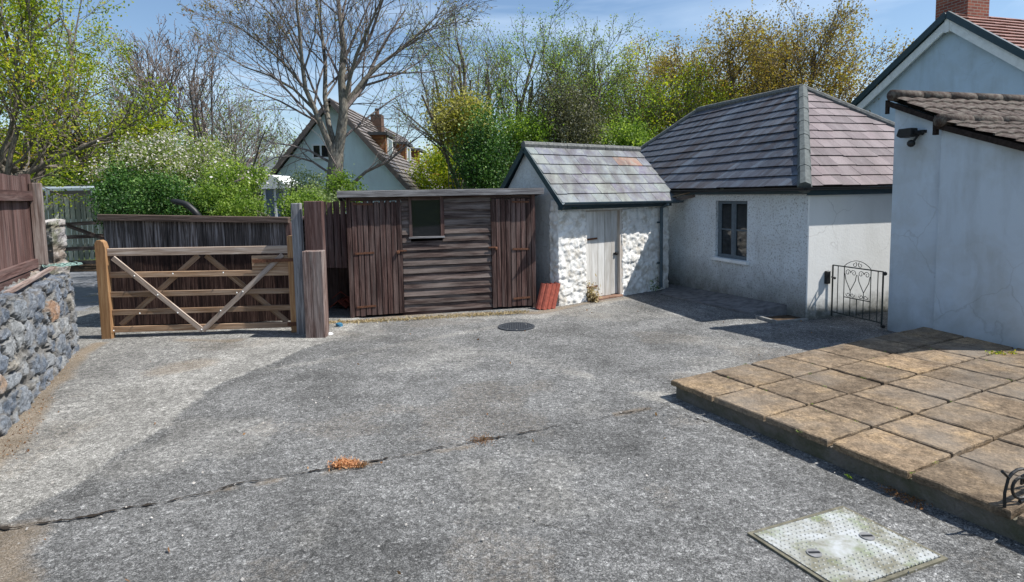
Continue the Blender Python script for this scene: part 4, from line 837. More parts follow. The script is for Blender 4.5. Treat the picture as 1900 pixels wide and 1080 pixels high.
# van
SILV = plain('van_silver_paint', (.42, .48, .50), .3, .6, .3, .05, 3); 
T = thing('parked_van', (-15.2, 20.2, 0), 'silver people carrier parked behind the pale fence, only its roof and windows showing', 'van')
vx, vy = -16.6, 19.4; V3 = lambda x, y, z: Vector((vx+x, vy+y, z)); W2 = 1.8; zt4 = atY(130, 346, 19.6).z
prof = [(0, .35), (4.4, .35), (4.45, .9), (3.9, 1.08), (3.0, zt4-.1), (2.7, zt4), (.5, zt4), (.12, zt4-.12), (0, 1.1)]
mb = MB(); mb.prism([V3(a, 0, b) for a, b in prof], Vector((0, W2, 0)), .5); mb.build('body', SILV, T, bevel=.06)
mb = MB(); zl = 1.25; zh_ = zt4-.14
for (a, b) in ((.25, 1.25), (1.32, 2.75)): mb.prism([V3(a, -.006, zl), V3(b, -.006, zl), V3(b-.03, -.006, zh_), V3(a+.06, -.006, zh_)], Vector((0, .012, 0)))
mb.build('side_window', GLASS, T)
mb = MB(); mb.prism([V3(3.02, .1, zt4-.16), V3(3.02, W2-.1, zt4-.16), V3(3.86, W2-.15, 1.12), V3(3.86, .15, 1.12)], Vector((.03, 0, .03))); mb.build('windscreen', GLASS, T)
for (x, y) in ((.85, -.02), (3.55, -.02), (.85, W2-.18), (3.55, W2-.18)):
    mb = MB(); mb.tube([V3(x, y, .33), V3(x, y+.2, .33)], .33, 16); wh = mb.build('wheel', BLACK, T)
    mb = MB(); mb.tube([V3(x, y-.012, .33), V3(x, y+.02, .33)], .19, 12); mb.build('rim', SILV, wh)
for y in (.12, W2-.12): mb = MB(); mb.tube([V3(.6, y, zt4+.03), V3(2.6, y, zt4+.03)], .018, 6); mb.build('roof_rail', BLACK, T)

# ------------------------------------------------------------------ lean-to at the right
LK = G(1645, 612); LB = G(1900, 645, .165); LT = Frame(LK, LB)
sB = LT.px(1735, 500, -.03)[0]; sE = LT.len+.12
tA0 = LT.px(1654, 192)[1]; zA0 = tA0; zA1 = LT.px(1742, 222)[1]; zB0 = LT.px(1749, 237, -.03)[1]; zB1 = LT.px(1900, 276, -.03)[1]
slA = (zA1-zA0)/(LT.px(1742, 222)[0]); sB0 = LT.px(1749, 237, -.03)[0]; slB = (zB1-zB0)/(LT.px(1900, 276, -.03)[0]-sB0); DT = 4.2
T = thing('house_extension', LT.w(.9, 2, 0), 'white rendered lean-to extension with stepped brown tile roof at the right edge', 'extension')
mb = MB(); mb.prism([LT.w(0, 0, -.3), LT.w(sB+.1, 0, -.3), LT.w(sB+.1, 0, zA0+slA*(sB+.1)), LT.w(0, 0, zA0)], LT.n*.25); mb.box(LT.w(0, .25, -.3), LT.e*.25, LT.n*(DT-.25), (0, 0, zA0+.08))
mb.build('wall', LEANTO_SHADE_BLUE, T, bevel=.012)['label'] = 'narrower far bay of the white wall, carrying the floodlight'
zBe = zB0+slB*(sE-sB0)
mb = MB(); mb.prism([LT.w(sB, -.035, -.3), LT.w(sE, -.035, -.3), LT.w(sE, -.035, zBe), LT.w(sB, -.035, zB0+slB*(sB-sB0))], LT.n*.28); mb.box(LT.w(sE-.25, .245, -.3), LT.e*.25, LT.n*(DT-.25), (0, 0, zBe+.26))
mb.build('wall', LEANTO_SHADE_BLUE, T, bevel=.012)['label'] = 'nearer bay of the white wall beside the patio'
def tileroof(name, s0, z0, s1, z1, t0, parent, seed):
    """pantile courses: wavy across, stepped down the slope"""
    courses = max(2, round(math.hypot(s1-s0, z1-z0)/.22)); nt_ = int((DT-t0)/.03); V = []; Fq = []
    tt = np.linspace(t0, DT, nt_); wv = .022*np.abs(np.sin(math.pi*(tt-t0)/.23))**.7
    for c in range(courses):
        a, b = c/courses, (c+1.12)/courses
        rows = ((a, .006, 0), (a, .006, 1), (b, .030, 1), (b, .004, 0))
        k0 = len(V)
        for (f, lift, use) in rows:
            for j in range(nt_): p = LT.w(s0+(s1-s0)*f, tt[j], z0+(z1-z0)*f+lift+wv[j]); V.append(p)
        for r_ in range(3):
            for j in range(nt_-1): q = k0+r_*nt_+j; Fq.append((q, q+1, q+1+nt_, q+nt_))
    V = np.array([tuple(v) for v in V]); return npmesh(name, V, np.array(Fq), CLAY, parent, {'rnd': np.random.default_rng(seed).random(len(V))})
sv = .04; hR = .03
tileroof('roof', -.02, zA0+hR+.05, sB+.02, zA0+slA*sB+hR+.02, -.07, T, 3); tileroof('roof', sB+.02, zB0+slB*(sB-sB0)+.07, sE+.16, zB0+slB*(sE+.16-sB0)+.06, -.12, T, 4)
def capT(s, z, t0, r, nm):
    m = MB(); t = t0; pts = []; rd = []
    while t < DT: pts += [LT.w(s, t, z), LT.w(s, t+.44, z), LT.w(s, t+.449, z)]; rd += [r, r*.99, r*.93]; t += .45
    m.tube(pts, rd, 14)
    return m.build(nm, CLAY, T, smooth=True)
capT(.03, zA0+.085, -.09, .07, 'ridge_tiles'); capT(sB+.06, zB0+slB*(sB+.06-sB0)+.09, -.14, .075, 'ridge_tiles')
mb = MB(); mb.bar(LT.w(-.06, -.045, zA0+.0), LT.w(sB+.0, -.045, zA0+slA*sB+.0), .055, .05, LT.n); mb.box(LT.w(-.08, -.06, zA0-.13), LT.e*.04, LT.n*.03, (0, 0, .17)); mb.build('verge_board', VERGE, T)
mb = MB(); mb.bar(LT.w(sB-.01, -.085, zB0+slB*(sB-sB0)+.02), LT.w(sE+.1, -.085, zB0+slB*(sE+.1-sB0)+.02), .06, .06, LT.n); mb.box(LT.w(sB-.03, -.12, zB0-.08), LT.e*.04, LT.n*.05, (0, 0, .20)); mb.build('verge_board', VERGE, T)
mb = MB(); mb.prism([LT.w(-.02, .0, zA0+.02), LT.w(sB+.05, .0, zA0+slA*sB+.02), LT.w(sB+.05, DT, zA0+slA*sB+.02), LT.w(-.02, DT, zA0+.02)], Vector((0, 0, .05))); mb.prism([LT.w(sB, .0, zB0+slB*(sB-sB0)+.03), LT.w(sE+.1, .0, zB0+slB*(sE+.1-sB0)+.03), LT.w(sE+.1, DT, zB0+slB*(sE+.1-sB0)+.03), LT.w(sB, DT, zB0+slB*(sB-sB0)+.03)], Vector((0, 0, .03))); mb.build('roof_deck', DARKIN, T)
# floodlight
s_, zq = LT.px(1702, 246); T = thing('floodlight', LT.w(s_, -.1, zq), 'black floodlight with round sensor fixed high on the white extension wall', 'floodlight')
mb = MB(); c0 = LT.w(s_-.02, -.17, zq+.0); d1_ = LT.e; 
mb.prism([c0+d1_*-.12+Vector((0, 0, -.03)), c0+d1_*-.07+Vector((0, 0, -.06)), c0+d1_*.07+Vector((0, 0, -.05)), c0+d1_*.07+Vector((0, 0, .05)), c0+d1_*-.09+Vector((0, 0, .05))], LT.n*.12); mb.build('housing', BLACK, T, bevel=.008)
mb = MB(); fbox(mb, LT, s_+.03, s_+.12, -.06, 0, zq-.015, zq+.02); mb.tube([LT.w(s_+.06, -.12, zq), LT.w(s_+.08, -.01, zq-.02)], .02, 8); mb.tube([LT.w(s_+.05, -.03, zq-.02), LT.w(s_+.02, -.08, zq-.11)], .014, 8); mb.build('bracket', BLACK, T)
mb = MB(); mb.ball(LT.w(s_+.0, -.09, zq-.13), .045, 10); mb.build('sensor', BLACK, T, smooth=True)
# ------------------------------------------------------------------ main house
K = 15.6; apx = atY(1768, 30, K); HM = Frame(apx-Vector((.28, -.96, 0))*3, apx+Vector((.28, -.96, 0))*3)
T = thing('main_house', HM.w(3, 3, 0), 'white gabled house with brick chimney and red tile roof rising behind the extension', 'house')
sL, zL = HM.px(1581, 208); sA, zA = HM.px(1768, 30); sQ, zQ = HM.px(1897, 98); slR = (zQ-zA)/(sQ-sA); slL = (zA-zL)/(sA-sL); sR2 = sA+(zA-zL)/(-slR); H_ = HM.w
mb = MB(); mb.prism([H_(sL+.2, 0, -.2), H_(sR2-.2, 0, -.2), H_(sR2-.2, 0, zL+.05), H_(sA, 0, zA-.1), H_(sL+.2, 0, zL+.05)], HM.n*.3); mb.box(H_(sR2-.5, .3, -.2), HM.e*.3, HM.n*8, (0, 0, zL+.1)); mb.box(H_(sL+.2, .3, -.2), HM.e*.3, HM.n*8, (0, 0, zL+.1)); mb.build('wall', GABLE_SHADE_BLUE, T)
mb = MB(); dv = HM.n
def rf(a, b, t0, t1, th): return [H_(a[0], t0, a[1]), H_(b[0], t0, b[1]), H_(b[0], t1, b[1]), H_(a[0], t1, a[1])]
mb = MB(); slates(mb, H_(sR2+.2, -.18, zL+.02+slR*.2), H_(sR2+.2, 8, zL+.02+slR*.2), H_(sA, 8, zA+.08), H_(sA, -.18, zA+.08), 18, .28, .03, seed=8); mb.build('roof', TILE_RED, T)
mb = MB(); slates(mb, H_(sL-.2, 8, zL+.02-slL*.2), H_(sL-.2, -.18, zL+.02-slL*.2), H_(sA, -.18, zA+.08), H_(sA, 8, zA+.08), 18, .28, .03, seed=9); mb.prism(rf((sL-.2, zL-slL*.2-.03), (sA, zA+.02), -.17, 8, 0), Vector((0, 0, .03))); mb.prism(rf((sR2+.2, zL+slR*.2-.03), (sA, zA+.02), -.17, 8, 0), Vector((0, 0, .03))); mb.build('roof', TILE_RED, T)
for (a, b) in (((sL-.2, zL-slL*.2), (sA, zA)), ((sR2+.2, zL+slR*.2), (sA, zA))):
    mb = MB(); o1, o2 = Vector((0, 0, .04)), Vector((0, 0, -.21)); mb.bar(H_(a[0], -.2, a[1])+o1, H_(b[0], -.2, b[1])+o1, .16, .10, HM.n); mb.build('verge_tiles', NAVY, T)
    mb = MB(); mb.bar(H_(a[0], -.16, a[1])+o2, H_(b[0], -.16, b[1])+o2, .20, .05, HM.n); mb.build('bargeboard', WHITE_TRIM, T)
mb = MB(); fbox(mb, HM, sA-.06, sA+.06, -.2, -.12, zA-.42, zA-.05); mb.build('trim', WHITE_TRIM, T); mb = MB(); fbox(mb, HM, sL-.2, sL+1.0, -.15, -.1, zL-.50, zL-.38); mb.build('trim', WHITE_TRIM, T)
c0_, zc = HM.px(1733, 30); c1_, _ = HM.px(1794, 30); 
mb = MB(); cw = .75; cc0 = H_(sA-.45, .25, zA-.9)
def brickbox(mb, o, a, b, h):
    a, b = Vector(a), Vector(b); o = Vector(o); cs = [o, o+a, o+a+b, o+b]; la, lb = a.length, b.length
    for i, (p, q, l_) in enumerate(((cs[0], cs[1], la), (cs[1], cs[2], lb), (cs[2], cs[3], la), (cs[3], cs[0], lb))):
        mb.add([p, q, q+Vector((0, 0, h)), p+Vector((0, 0, h))], [(0, 1, 2, 3)], .5, [(0, 0, 0), (l_, 0, 0), (l_, h, 0), (0, h, 0)])
    mb.add([p+Vector((0, 0, h)) for p in cs], [(0, 1, 2, 3)], .5)
brickbox(mb, cc0-HM.e*.22, HM.e*.86, HM.n*.75, 2.3); mb.build('chimney', BRICK, T)
mb = MB(); fbox(mb, HM, sA-.72, sA+.24, .20, 1.05, zA-.25, zA-.08); mb.build('chimney_flashing', plain('lead', (.2, .21, .22), .7), T)

# ------------------------------------------------------------------ patio
pc = G(1242, 705, .158); p1 = (G(1884, 955, .158)-pc).normalized(); p2 = Vector((-p1.y, p1.x, 0)); SL = .502
TH = .045; mb = MB(); sm_ = MB(); rg = random.Random(9)
PAT = Mat('patio_slab', .9, .15); _o = PAT.obj()
_c = PAT.ramp(PAT.noise(_o, 3.2, 7, .62), [(.3, (.115, .085, .058)), (.5, (.215, .165, .115)), (.68, (.32, .235, .145))])
_c = PAT.mix(.6, _c, PAT.ramp(PAT.attr('rnd'), [(0, (.62, .61, .60)), (.5, (.92, .91, .90)), (1, (1.2, 1.12, 1.0))]), 'MULTIPLY')
_c = PAT.mix(1, _c, PAT.ramp(PAT.noise(_o, 60, 4, .75), [(.3, .5), (.5, 1), (.7, 1.5)]), 'MULTIPLY'); _c = PAT.mix(1, _c, PAT.ramp(PAT.noise(_o, 14, 7, .7), [(.35, .62), (.65, 1.3)]), 'MULTIPLY')
_c = PAT.mix(PAT.ramp(PAT.noise(_o, 1.2, 5, .6), [(.5, 0), (.68, .6)]), _c, (.20, .18, .155))
PAT.col(_c); PAT.bump(PAT.math('ADD', PAT.noise(_o, 26, 6, .7), PAT.noise(PAT.map(_o, (1, 1, 6)), 9, 5, .6)), .8, .02)
for i in range(-0, 9):
    for j in range(0, 10):
        o_ = pc+p1*(i*SL+.004)+p2*(j*SL+.004); zz = .158-TH+rg.uniform(-.005, .005); L1 = SL-.017
        if (o_+p1*.25+p2*.25-LT.w(0, 0, 0)).dot(LT.n) > .35 and (o_+p1*.25+p2*.25-LT.w(0, 0, 0)).dot(LT.e) > -.2 : continue
        n_ = 7; k0 = len(mb.v); vs = []; rn = rg.random()
        # slab with chipped, slightly uneven edges
        top = []; bot = []
        per = [(t/n_, 0) for t in range(n_)]+[(1, t/n_) for t in range(n_)]+[(1-t/n_, 1) for t in range(n_)]+[(0, 1-t/n_) for t in range(n_)]
        for (a, b) in per:
            c = Vector((o_.x, o_.y, 0))+p1*(a*L1)+p2*(b*L1); ctr = Vector((o_.x, o_.y, 0))+(p1+p2)*L1/2; inn = (ctr-c).normalized(); jj = rg.uniform(0, .009) if rg.random() > .06 else rg.uniform(.01, .02)
            bot.append(Vector((c.x, c.y, zz))+inn*jj); mid_ = Vector((c.x, c.y, zz+TH-.007))+inn*jj; top.append((mid_, Vector((c.x, c.y, zz+TH))+inn*(jj+.008)))
        m_ = len(per); vs = bot+[t[0] for t in top]+[t[1] for t in top]
        fs = [(k, (k+1) % m_, m_+(k+1) % m_, m_+k) for k in range(m_)]+[(m_+k, m_+(k+1) % m_, 2*m_+(k+1) % m_, 2*m_+k) for k in range(m_)]+[tuple(2*m_+k for k in range(m_))]
        mb.add(vs, fs, rn)
tag(mb.build('patio_paving', PAT.m), kind='structure')
mb = MB(); oo = pc+p1*.045+p2*.04; oo.z = -.05; mb.box(oo, p1*8*SL, p2*(9*SL), (0, 0, .158-TH-.004+.05)); PB = Mat('patio_concrete_base', .95, .1); _o = PB.obj()
PB.col(PB.mix(PB.ramp(PB.noise(_o, 5, 6, .7), [(.4, 0), (.65, .8)]), (.20, .18, .155), (.095, .10, .06))); PB.bump(PB.noise(_o, 22, 6, .7), 1, .03)
tag(mb.build('patio_base', PB.m), kind='structure')

# ------------------------------------------------------------------ iron gate
L0 = OB.w(*[OB.px(1540, 560)[0], 0, 0]); IG = Frame(L0+Vector((0, -.03, 0)), LT.w(0, -.03, 0)+Vector((-.03, -.02, 0))); gz0 = -.02
T = thing('iron_gate', IG.w(IG.len/2, 0, 0), 'small wrought iron gate with scrollwork between outbuilding and extension', 'gate')
ln = IG.len; zT = [IG.px(1541, 492)[1], IG.px(1650, 505)[1]]; zt5 = sum(zT)/2
mb = MB(); I = lambda s, z, t=0: IG.w(s, t, z)
for s_ in (.015, ln-.03): mb.tube([I(s_, .03), I(s_, zt5)], .011, 6)
mb.tube([I(.015, zt5), I(ln-.03, zt5)], .009, 6); mb.tube([I(.015, .09), I(ln-.03, .09)], .009, 6); mb.build('gate_frame', IRONB, T)
mb = MB(); nbar = 8; sbars = [ln*(k)/(nbar) for k in range(1, nbar)]
pA, pB = sbars[1], sbars[5]; zp = zt5-.42
for k, s_ in enumerate(sbars): mb.tube([I(s_, .09), I(s_, zt5 if (k in (0, 1, 5, 6)) else zp)], .006, 5)
mb.tube([I(pA, zp), I(pB, zp)], .007, 5); mb.build('bars', IRONB, T)
mb = MB(); pm = (pA+pB)/2; hw = (pB-pA)/2
def spiral(c, r0, turns, sgn, st, m): 
    pts = [I(c[0]+sgn*math.cos(st+k*.45)*r0*(1-k*.45/(turns*6.283)*.85), c[1]+math.sin(st+k*.45)*r0*(1-k*.45/(turns*6.283)*.85)) for k in range(int(turns*6.283/.45))]; m.tube(pts, .0045, 4)
for q_ in (-1, 1):
    c = pm+q_*hw*.5; spiral((c-hw*.22, zt5-.075), .045, 1.3, 1, 0, mb); spiral((c+hw*.22, zt5-.075), .045, 1.3, -1, 0, mb)
    mb.tube([I(c-hw*.45, zt5-.09), I(c-hw*.36, zt5-.18), I(c, zp+.10)], .005, 4); mb.tube([I(c+hw*.45, zt5-.09), I(c+hw*.36, zt5-.18), I(c, zp+.10)], .005, 4); mb.tube([I(c, zp+.10), I(c, zp)], .005, 4)
    spiral((c-.035, zp+.045), .035, 1.2, 1, 3, mb); spiral((c+.035, zp+.045), .035, 1.2, -1, 3, mb)
    spiral((pm+q_*hw*.22, zt5+.045), .038, 1.2, q_, 2, mb)
mb.tube([I(pA, zt5+.01)]+[I(pm+hw*x_, zt5+.015+.085*(1-x_*x_)) for x_ in (-.8, -.5, -.2, 0, .2, .5, .8)]+[I(pB, zt5+.01)], .005, 4)
mb.build('scrollwork', IRONB, T)
s_, zq = OB.px(1532, 514); mb = MB(); fbox(mb, OB, s_-.04, s_+.03, -.06, -.012, zq-.09, zq+.09); mb.build('latch_box', BLACK, T, bevel=.006)
mb = MB(); mb.tube([I(.0, zq-.0), I(.10, zq+.0, -.05)], .012, 6); mb.ball(I(.10, zq, -.05), .02, 6); mb.build('latch', BLACK, T)
for zz in (.05, zt5-.02): mb = MB(); mb.ball(I(ln-.005, zz), .028, 7); mb.build('hinge', BLACK, T)

# ------------------------------------------------------------------ covers
c = [G(1393, 993), G(1564, 944), G(1751, 1038)]; ea = c[1]-c[0]; eb = c[2]-c[1]; T = thing('inspection_cover', c[0]+(ea+eb)/2, 'rectangular galvanised inspection cover with raised studs set in the asphalt near the patio', 'manhole cover')
GALV = Mat('galvanised_plate', .5, .5); _o = GALV.obj(); GALV.b.inputs['Metallic'].default_value = .25
_c = GALV.ramp(GALV.noise(_o, 5, 6, .65, .4), [(.40, (.46, .48, .48)), (.5, (.33, .335, .30)), (.60, (.19, .18, .13))]); _c = GALV.mix(GALV.ramp(GALV.noise(_o, 3.1, 6, .7), [(.50, 0), (.62, .6)]), _c, (.17, .22, .08))
GALV.col(_c); GALV.bump(GALV.noise(_o, 60, 4), .3, .004)
CFR = plain('cover_frame', (.16, .15, .11), .8, .3, .2, .4, 20); zc = .012; up_ = lambda p, z: Vector((p.x, p.y, z))
mb = MB(); O = c[0]; a_, b_ = ea.normalized(), eb.normalized(); la, lb = ea.length, eb.length
mb.box(up_(O+a_*.012+b_*.012, -.01), a_*(la-.024), b_*(lb-.024), (0, 0, .024)); mb.build('plate', GALV.m, T)
for (o1, x1_, y1_) in ((O-a_*.012-b_*.012, a_*(la+.024), b_*.018), (O-a_*.012+b_*(lb-.006), a_*(la+.024), b_*.018), (O-a_*.012+b_*.006, a_*.018, b_*(lb-.012)), (O+a_*(la-.006)+b_*.006, a_*.018, b_*(lb-.012))): mb = MB(); mb.box(up_(o1, -.01), x1_, y1_, (0, 0, .021)); mb.build('frame_side', CFR, T)
mb = MB(); na, nb = 24, 19
for i in range(na):
    for j in range(nb):
        u_, v_ = (i+.5)/na, (j+.5)/nb
        if abs(u_-.45) < .16 and abs(v_-.5) < .13: continue
        if math.hypot((u_-.75)*la, (v_-.5)*lb) < .05 or math.hypot((u_-.2)*la, (v_-.5)*lb) < .05: continue
        p = O+ea*u_+eb*v_; p = up_(p, .014); dr = (a_+b_ if (i+j) % 2 else a_-b_).normalized()*.0095; pr = Vector((-dr.y, dr.x, 0))*.55
        mb.add([p-dr, p-pr, p+dr, p+pr, p+Vector((0, 0, .004))], [(0, 1, 4), (1, 2, 4), (2, 3, 4), (3, 0, 4)], .5)
mb.build('studs', plain('stud_wear', (.20, .21, .20), .5, .5, .3, .3, 30), T)
for u_ in (.75, .2):
    p = up_(O+ea*u_+eb*.5, .0145); k1 = MB(); k1.tube([p, p+Vector((0, 0, .005))], .036, 16); hh_ = k1.build('keyhole', plain('keyhole_rim', (.25, .25, .25), .6, .4, .4, .3, 20), T)
    k1 = MB(); k1.box(p+Vector((-.028, -.007, .0052)), (.056, 0, 0), (0, .014, 0), (0, 0, .002)); k1.build('slot', BLACK, hh_)
p = G(958, 607); mb = MB(); T = thing('round_cover', p, 'dark round iron manhole cover flush with the asphalt in front of the shed', 'manhole cover')
mb.tube([up_(p, -.01), up_(p, .012)], .215, 32); CI = plain('cast_iron', (.045, .052, .062), .7, .4, .2, .3, 30, .4); mb.build('lid', CI, T)
mb = MB()
for i in range(-6, 7):
    for j in range(-6, 7):
        if math.hypot(i, j) < 6.2: mb.box(up_(p, .012)+Vector((i*.031-.009, j*.031-.009, 0)), (.018, 0, 0), (0, .018, 0), (0, 0, .004))
mb.build('studs', CI, T)
mb = MB(); n = 32; vs = []
for r_, z in ((.222, .004), (.255, .004), (.255, .014), (.222, .014)): vs += [up_(p, z)+Vector((math.cos(2*math.pi*k/n)*r_, math.sin(2*math.pi*k/n)*r_, 0)) for k in range(n)]
mb.add(vs, [(q_*n+k, q_*n+(k+1) % n, ((q_+1) % 4)*n+(k+1) % n, ((q_+1) % 4)*n+k) for q_ in range(4) for k in range(n)], .5); mb.build('rim', CI, T)

# ------------------------------------------------------------------ loose bits
def pebble(px, py, r, mat, lab, cat='stone', zoff=0, nm='stone', sq=(1.2, 1, .7), grp=None):
    m = MB(); m.ball(G(px, py)+Vector((0, 0, r*.45+zoff)), r, 8, jit=.18, sq=sq); return tag(m.build(nm, mat), lab, cat, grp)
pebble(1256, 522, .15, WHITE_SMOOTH, 'white lump of broken masonry in the corner between store and outbuilding', 'rubble', nm='masonry_lump')
pebble(1253, 508, .11, plain('pink_stone', (.35, .24, .22), .9), 'pinkish broken stone leaning in the corner beyond the white lump', 'rubble', zoff=.10, nm='masonry_lump')
pebble(612, 622, .035, WHITE_TRIM, 'small white pebble at the foot of the thick gate post')
T = thing('rubble_heap', G(1285, 525), 'low heap of brown earth and rubble against the roughcast wall', 'rubble')
mb = MB(); rg = random.Random(4)
for k in range(90):
    x, y = rg.gauss(1288, 18), rg.gauss(523, 5); p = G(x, y); mb.ball(p+Vector((0, 0, max(0, .10-abs(x-1288)*.002)*rg.random())), rg.uniform(.02, .06), 6, jit=.3)
mb.build('stones', SOIL, T)
def tuft(name, lab, cat, pts, n, size, spread, mat, seed, hgt=.03, kind=None):
    rg = np.random.default_rng(seed); P0 = np.array([tuple(G(*p)) for p in pts]); C = P0[rg.integers(len(P0), size=n)]+rg.normal(0, 1, (n, 3))*np.array([spread, spread, 0]); C[:, 2] = np.abs(rg.normal(0, hgt, n))+.012
    o = leafobj(name, C, rg.random(n), size, mat, None, rg, .35); return tag(o, lab, cat, None, kind)
tuft('moss_clump', 'orange dead moss tuft growing in the long drive crack', 'moss', [(628, 866), (640, 864), (652, 866)], 900, .022, .028, L_ORANGE, 1, .014)
tuft('moss_clump', 'brownish sprig of dead moss just right of the orange tuft on the crack', 'moss', [(665, 868), (676, 867)], 220, .016, .016, L_RUST, 2, .008)
tuft('moss_clump', 'thin brown moss patch halfway along the drive crack', 'moss', [(893, 819)], 420, .014, .05, L_RUST, 3, .005)
tuft('weed', 'green leafy weed at the foot of the store downpipe', 'weed', [(1208, 540), (1216, 538), (1212, 536)], 420, .05, .05, L_IVY, 4, .10)
tuft('weed', 'small green weed clinging high on the store wall near the gutter', 'weed', [(1060, 560)], 40, .03, .03, L_IVY, 5, .02).location = SB.w(SB.px(1060, 388)[0], -.06, SB.px(1060, 388)[1])-G(1060, 560)
tuft('weed', 'dry straw-coloured weed growing by the store door jamb', 'weed', [(1095, 558), (1102, 560)], 400, .07, .05, L_DRY, 6, .12)
tuft('weed', 'tiny green weed in the asphalt beside the patio edge', 'weed', [(1577, 889)], 60, .018, .012, L_GREEN, 7, .008)
tuft('dry_grass', None, None, [(610+i*6, 600-max(0, i-6)*.35) for i in range(0, 62)], 2600, .035, .05, L_DRY, 8, .012, 'stuff')
tuft('leaf_litter', None, None, [(145+i*0-i*2.2, 640+i*3.6) for i in range(0, 60)], 260, .022, .05, L_RUST, 9, .006, 'stuff')
tuft('leaf_litter', None, None, [(1665+i*3.2, 920+i*1.3) for i in range(-8, 16)], 260, .02, .03, L_RUST, 10, .004, 'stuff')
rg = np.random.default_rng(12); P0 = np.array([tuple(G(1835+k*5, 657, .16)) for k in range(6)]+[tuple(G(1878+k, 656, .16)) for k in range(2)]); C = P0[rg.integers(len(P0), size=120)]+rg.normal(0, .02, (120, 3)); C[:, 2] = .165+abs(rg.normal(0, .012, 120)); tag(leafobj('weed', C, rg.random(120), .02, L_LIME, None, rg), 'yellow-green weeds in a patio joint below the extension wall', 'weed')
rg = np.random.default_rng(15); Cs = []
for k in range(60):
    i_, j_ = rg.integers(0, 8), rg.integers(0, 9); b0 = pc+p1*(i_*SL)+p2*(j_*SL); d_ = (p1 if rg.random() < .5 else p2)*rg.uniform(0, SL); q_ = b0+d_; Cs.append(np.array(tuple(q_))+rg.normal(0, 1, (14, 3))*np.array([.012, .012, 0]))
C = np.concatenate(Cs); C[:, 2] = .15+abs(rg.normal(0, .006, len(C))); tag(leafobj('joint_moss', C, rg.random(len(C)), .011, L_OLIVE, None, rg), kind='stuff')
# crumbs of grit and fallen leaves over the yard
V_ = []; rg = np.random.default_rng(17); n_ = 1500; gxy = np.stack([rg.uniform(-5, 5, n_), rg.uniform(2, 9.5, n_)], 1); gxy = gxy[(fbm(np.c_[gxy, 0*gxy[:, 0]], .7, 5, 3) > .50)]
C = np.c_[gxy, np.full(len(gxy), .014)]; tag(leafobj('grit', C, rg.random(len(C)), .016, plain('grit_light', (.42, .40, .37), .9, .1, 0, .5, 3), None, rg, 1.0), kind='stuff')
C = np.c_[rg.uniform(-5, 4.5, 70), rg.uniform(2.2, 9.3, 70), np.full(70, .016)]; tag(leafobj('fallen_leaves', C, rg.random(70), .030, L_RUST, None, rg), kind='stuff')
# iron boot scraper cut by the right edge
fc = G(1864, 942, .16); T = thing('boot_scraper', fc+Vector((.2, 0, 0)), 'black wrought iron boot scraper with scroll ends at the right edge of the patio', 'boot scraper')
ax = p1*.25+p2*.97; ax.z = 0; ax.normalize(); z3 = Vector((0, 0, 1))
for s_, e_ in ((0, 1), (.36, -1)):
    b_ = fc+ax*.1+p2*0+Vector((s_*p2.x, s_*p2.y, 0)); m = MB()
    m.tube([b_+ax*(math.cos(2.6-k*.36)*.10*(1-k*.028))+z3*(.105+math.sin(2.6-k*.36)*.10*(1-k*.028)) for k in range(24)], .008, 6)
    m.tube([b_-ax*.10+z3*.0, b_-ax*.105+z3*.08, b_-ax*.085+z3*.16, b_-ax*.13+z3*.20], .008, 6); m.build('scroll', BLACK, T)
m = MB(); m.tube([fc+ax*.1+z3*.02, fc+ax*.1+z3*.02+Vector((.36*p2.x, .36*p2.y, 0))], .009, 6); m.build('base_bar', BLACK, T)
m = MB(); m.box(fc+ax*.1+z3*.11-p1*.004, Vector((.36*p2.x, .36*p2.y, 0)), p1*.008, z3*.05); m.build('blade', BLACK, T)
# ------------------------------------------------------------------ pale blue house behind the big tree
BH = Frame((-9.6, 22, 0), (-3.6, 22, 0)); xr = atY(616, 184, 22); ridge = xr.x; zr5 = xr.z; sl5 = 1.17; zE5 = 2.0; hw5 = (zr5-zE5)/sl5; LN = 15
T = thing('gabled_house', (ridge, 28, 0), 'pale blue rendered house with steep brown roof and timber dormers behind the bare tree', 'house')
mb = MB(); gw = hw5-.25; mb.prism([(ridge-gw, 22, 0), (ridge+gw, 22, 0), (ridge+gw, 22, zE5+.1), (ridge, 22, zr5-.16), (ridge-gw, 22, zE5+.1)], Vector((0, .3, 0)), .5)
mb.box((ridge+gw-.3, 22.3, 0), (.3, 0, 0), (0, LN, 0), (0, 0, zE5)); mb.box((ridge-gw, 22.3, 0), (.3, 0, 0), (0, LN, 0), (0, 0, zE5)); mb.build('wall', PALE_BLUE, T)
BR = slate('brown_house_tiles', [(0, (.11, .095, .088)), (.5, (.18, .155, .14)), (1, (.25, .22, .20))], .2, (.28, .26, .24), .2)
mb = MB(); y0_, y1_ = 21.7, 22+LN
slates(mb, (ridge+hw5, y0_, zE5), (ridge+hw5, y1_, zE5), (ridge, y1_, zr5), (ridge, y0_, zr5), 20, .4, .03, seed=31); slates(mb, (ridge-hw5, y1_, zE5), (ridge-hw5, y0_, zE5), (ridge, y0_, zr5), (ridge, y1_, zr5), 20, .4, .03, seed=32)
for sg in (-1, 1): mb.prism([(ridge+sg*hw5, y0_, zE5-.05), (ridge+sg*hw5, y1_, zE5-.05), (ridge, y1_, zr5-.05), (ridge, y0_, zr5-.05)], Vector((0, 0, .04)))
mb.build('roof', BR, T)
mb = MB()
for sg in (-1, 1): mb.bar((ridge+sg*hw5, 21.68, zE5-.1), (ridge, 21.68, zr5-.1), .16, .04, (0, 1, 0))
mb.build('bargeboard', plain('barge_brown', (.12, .10, .09), .7), T)
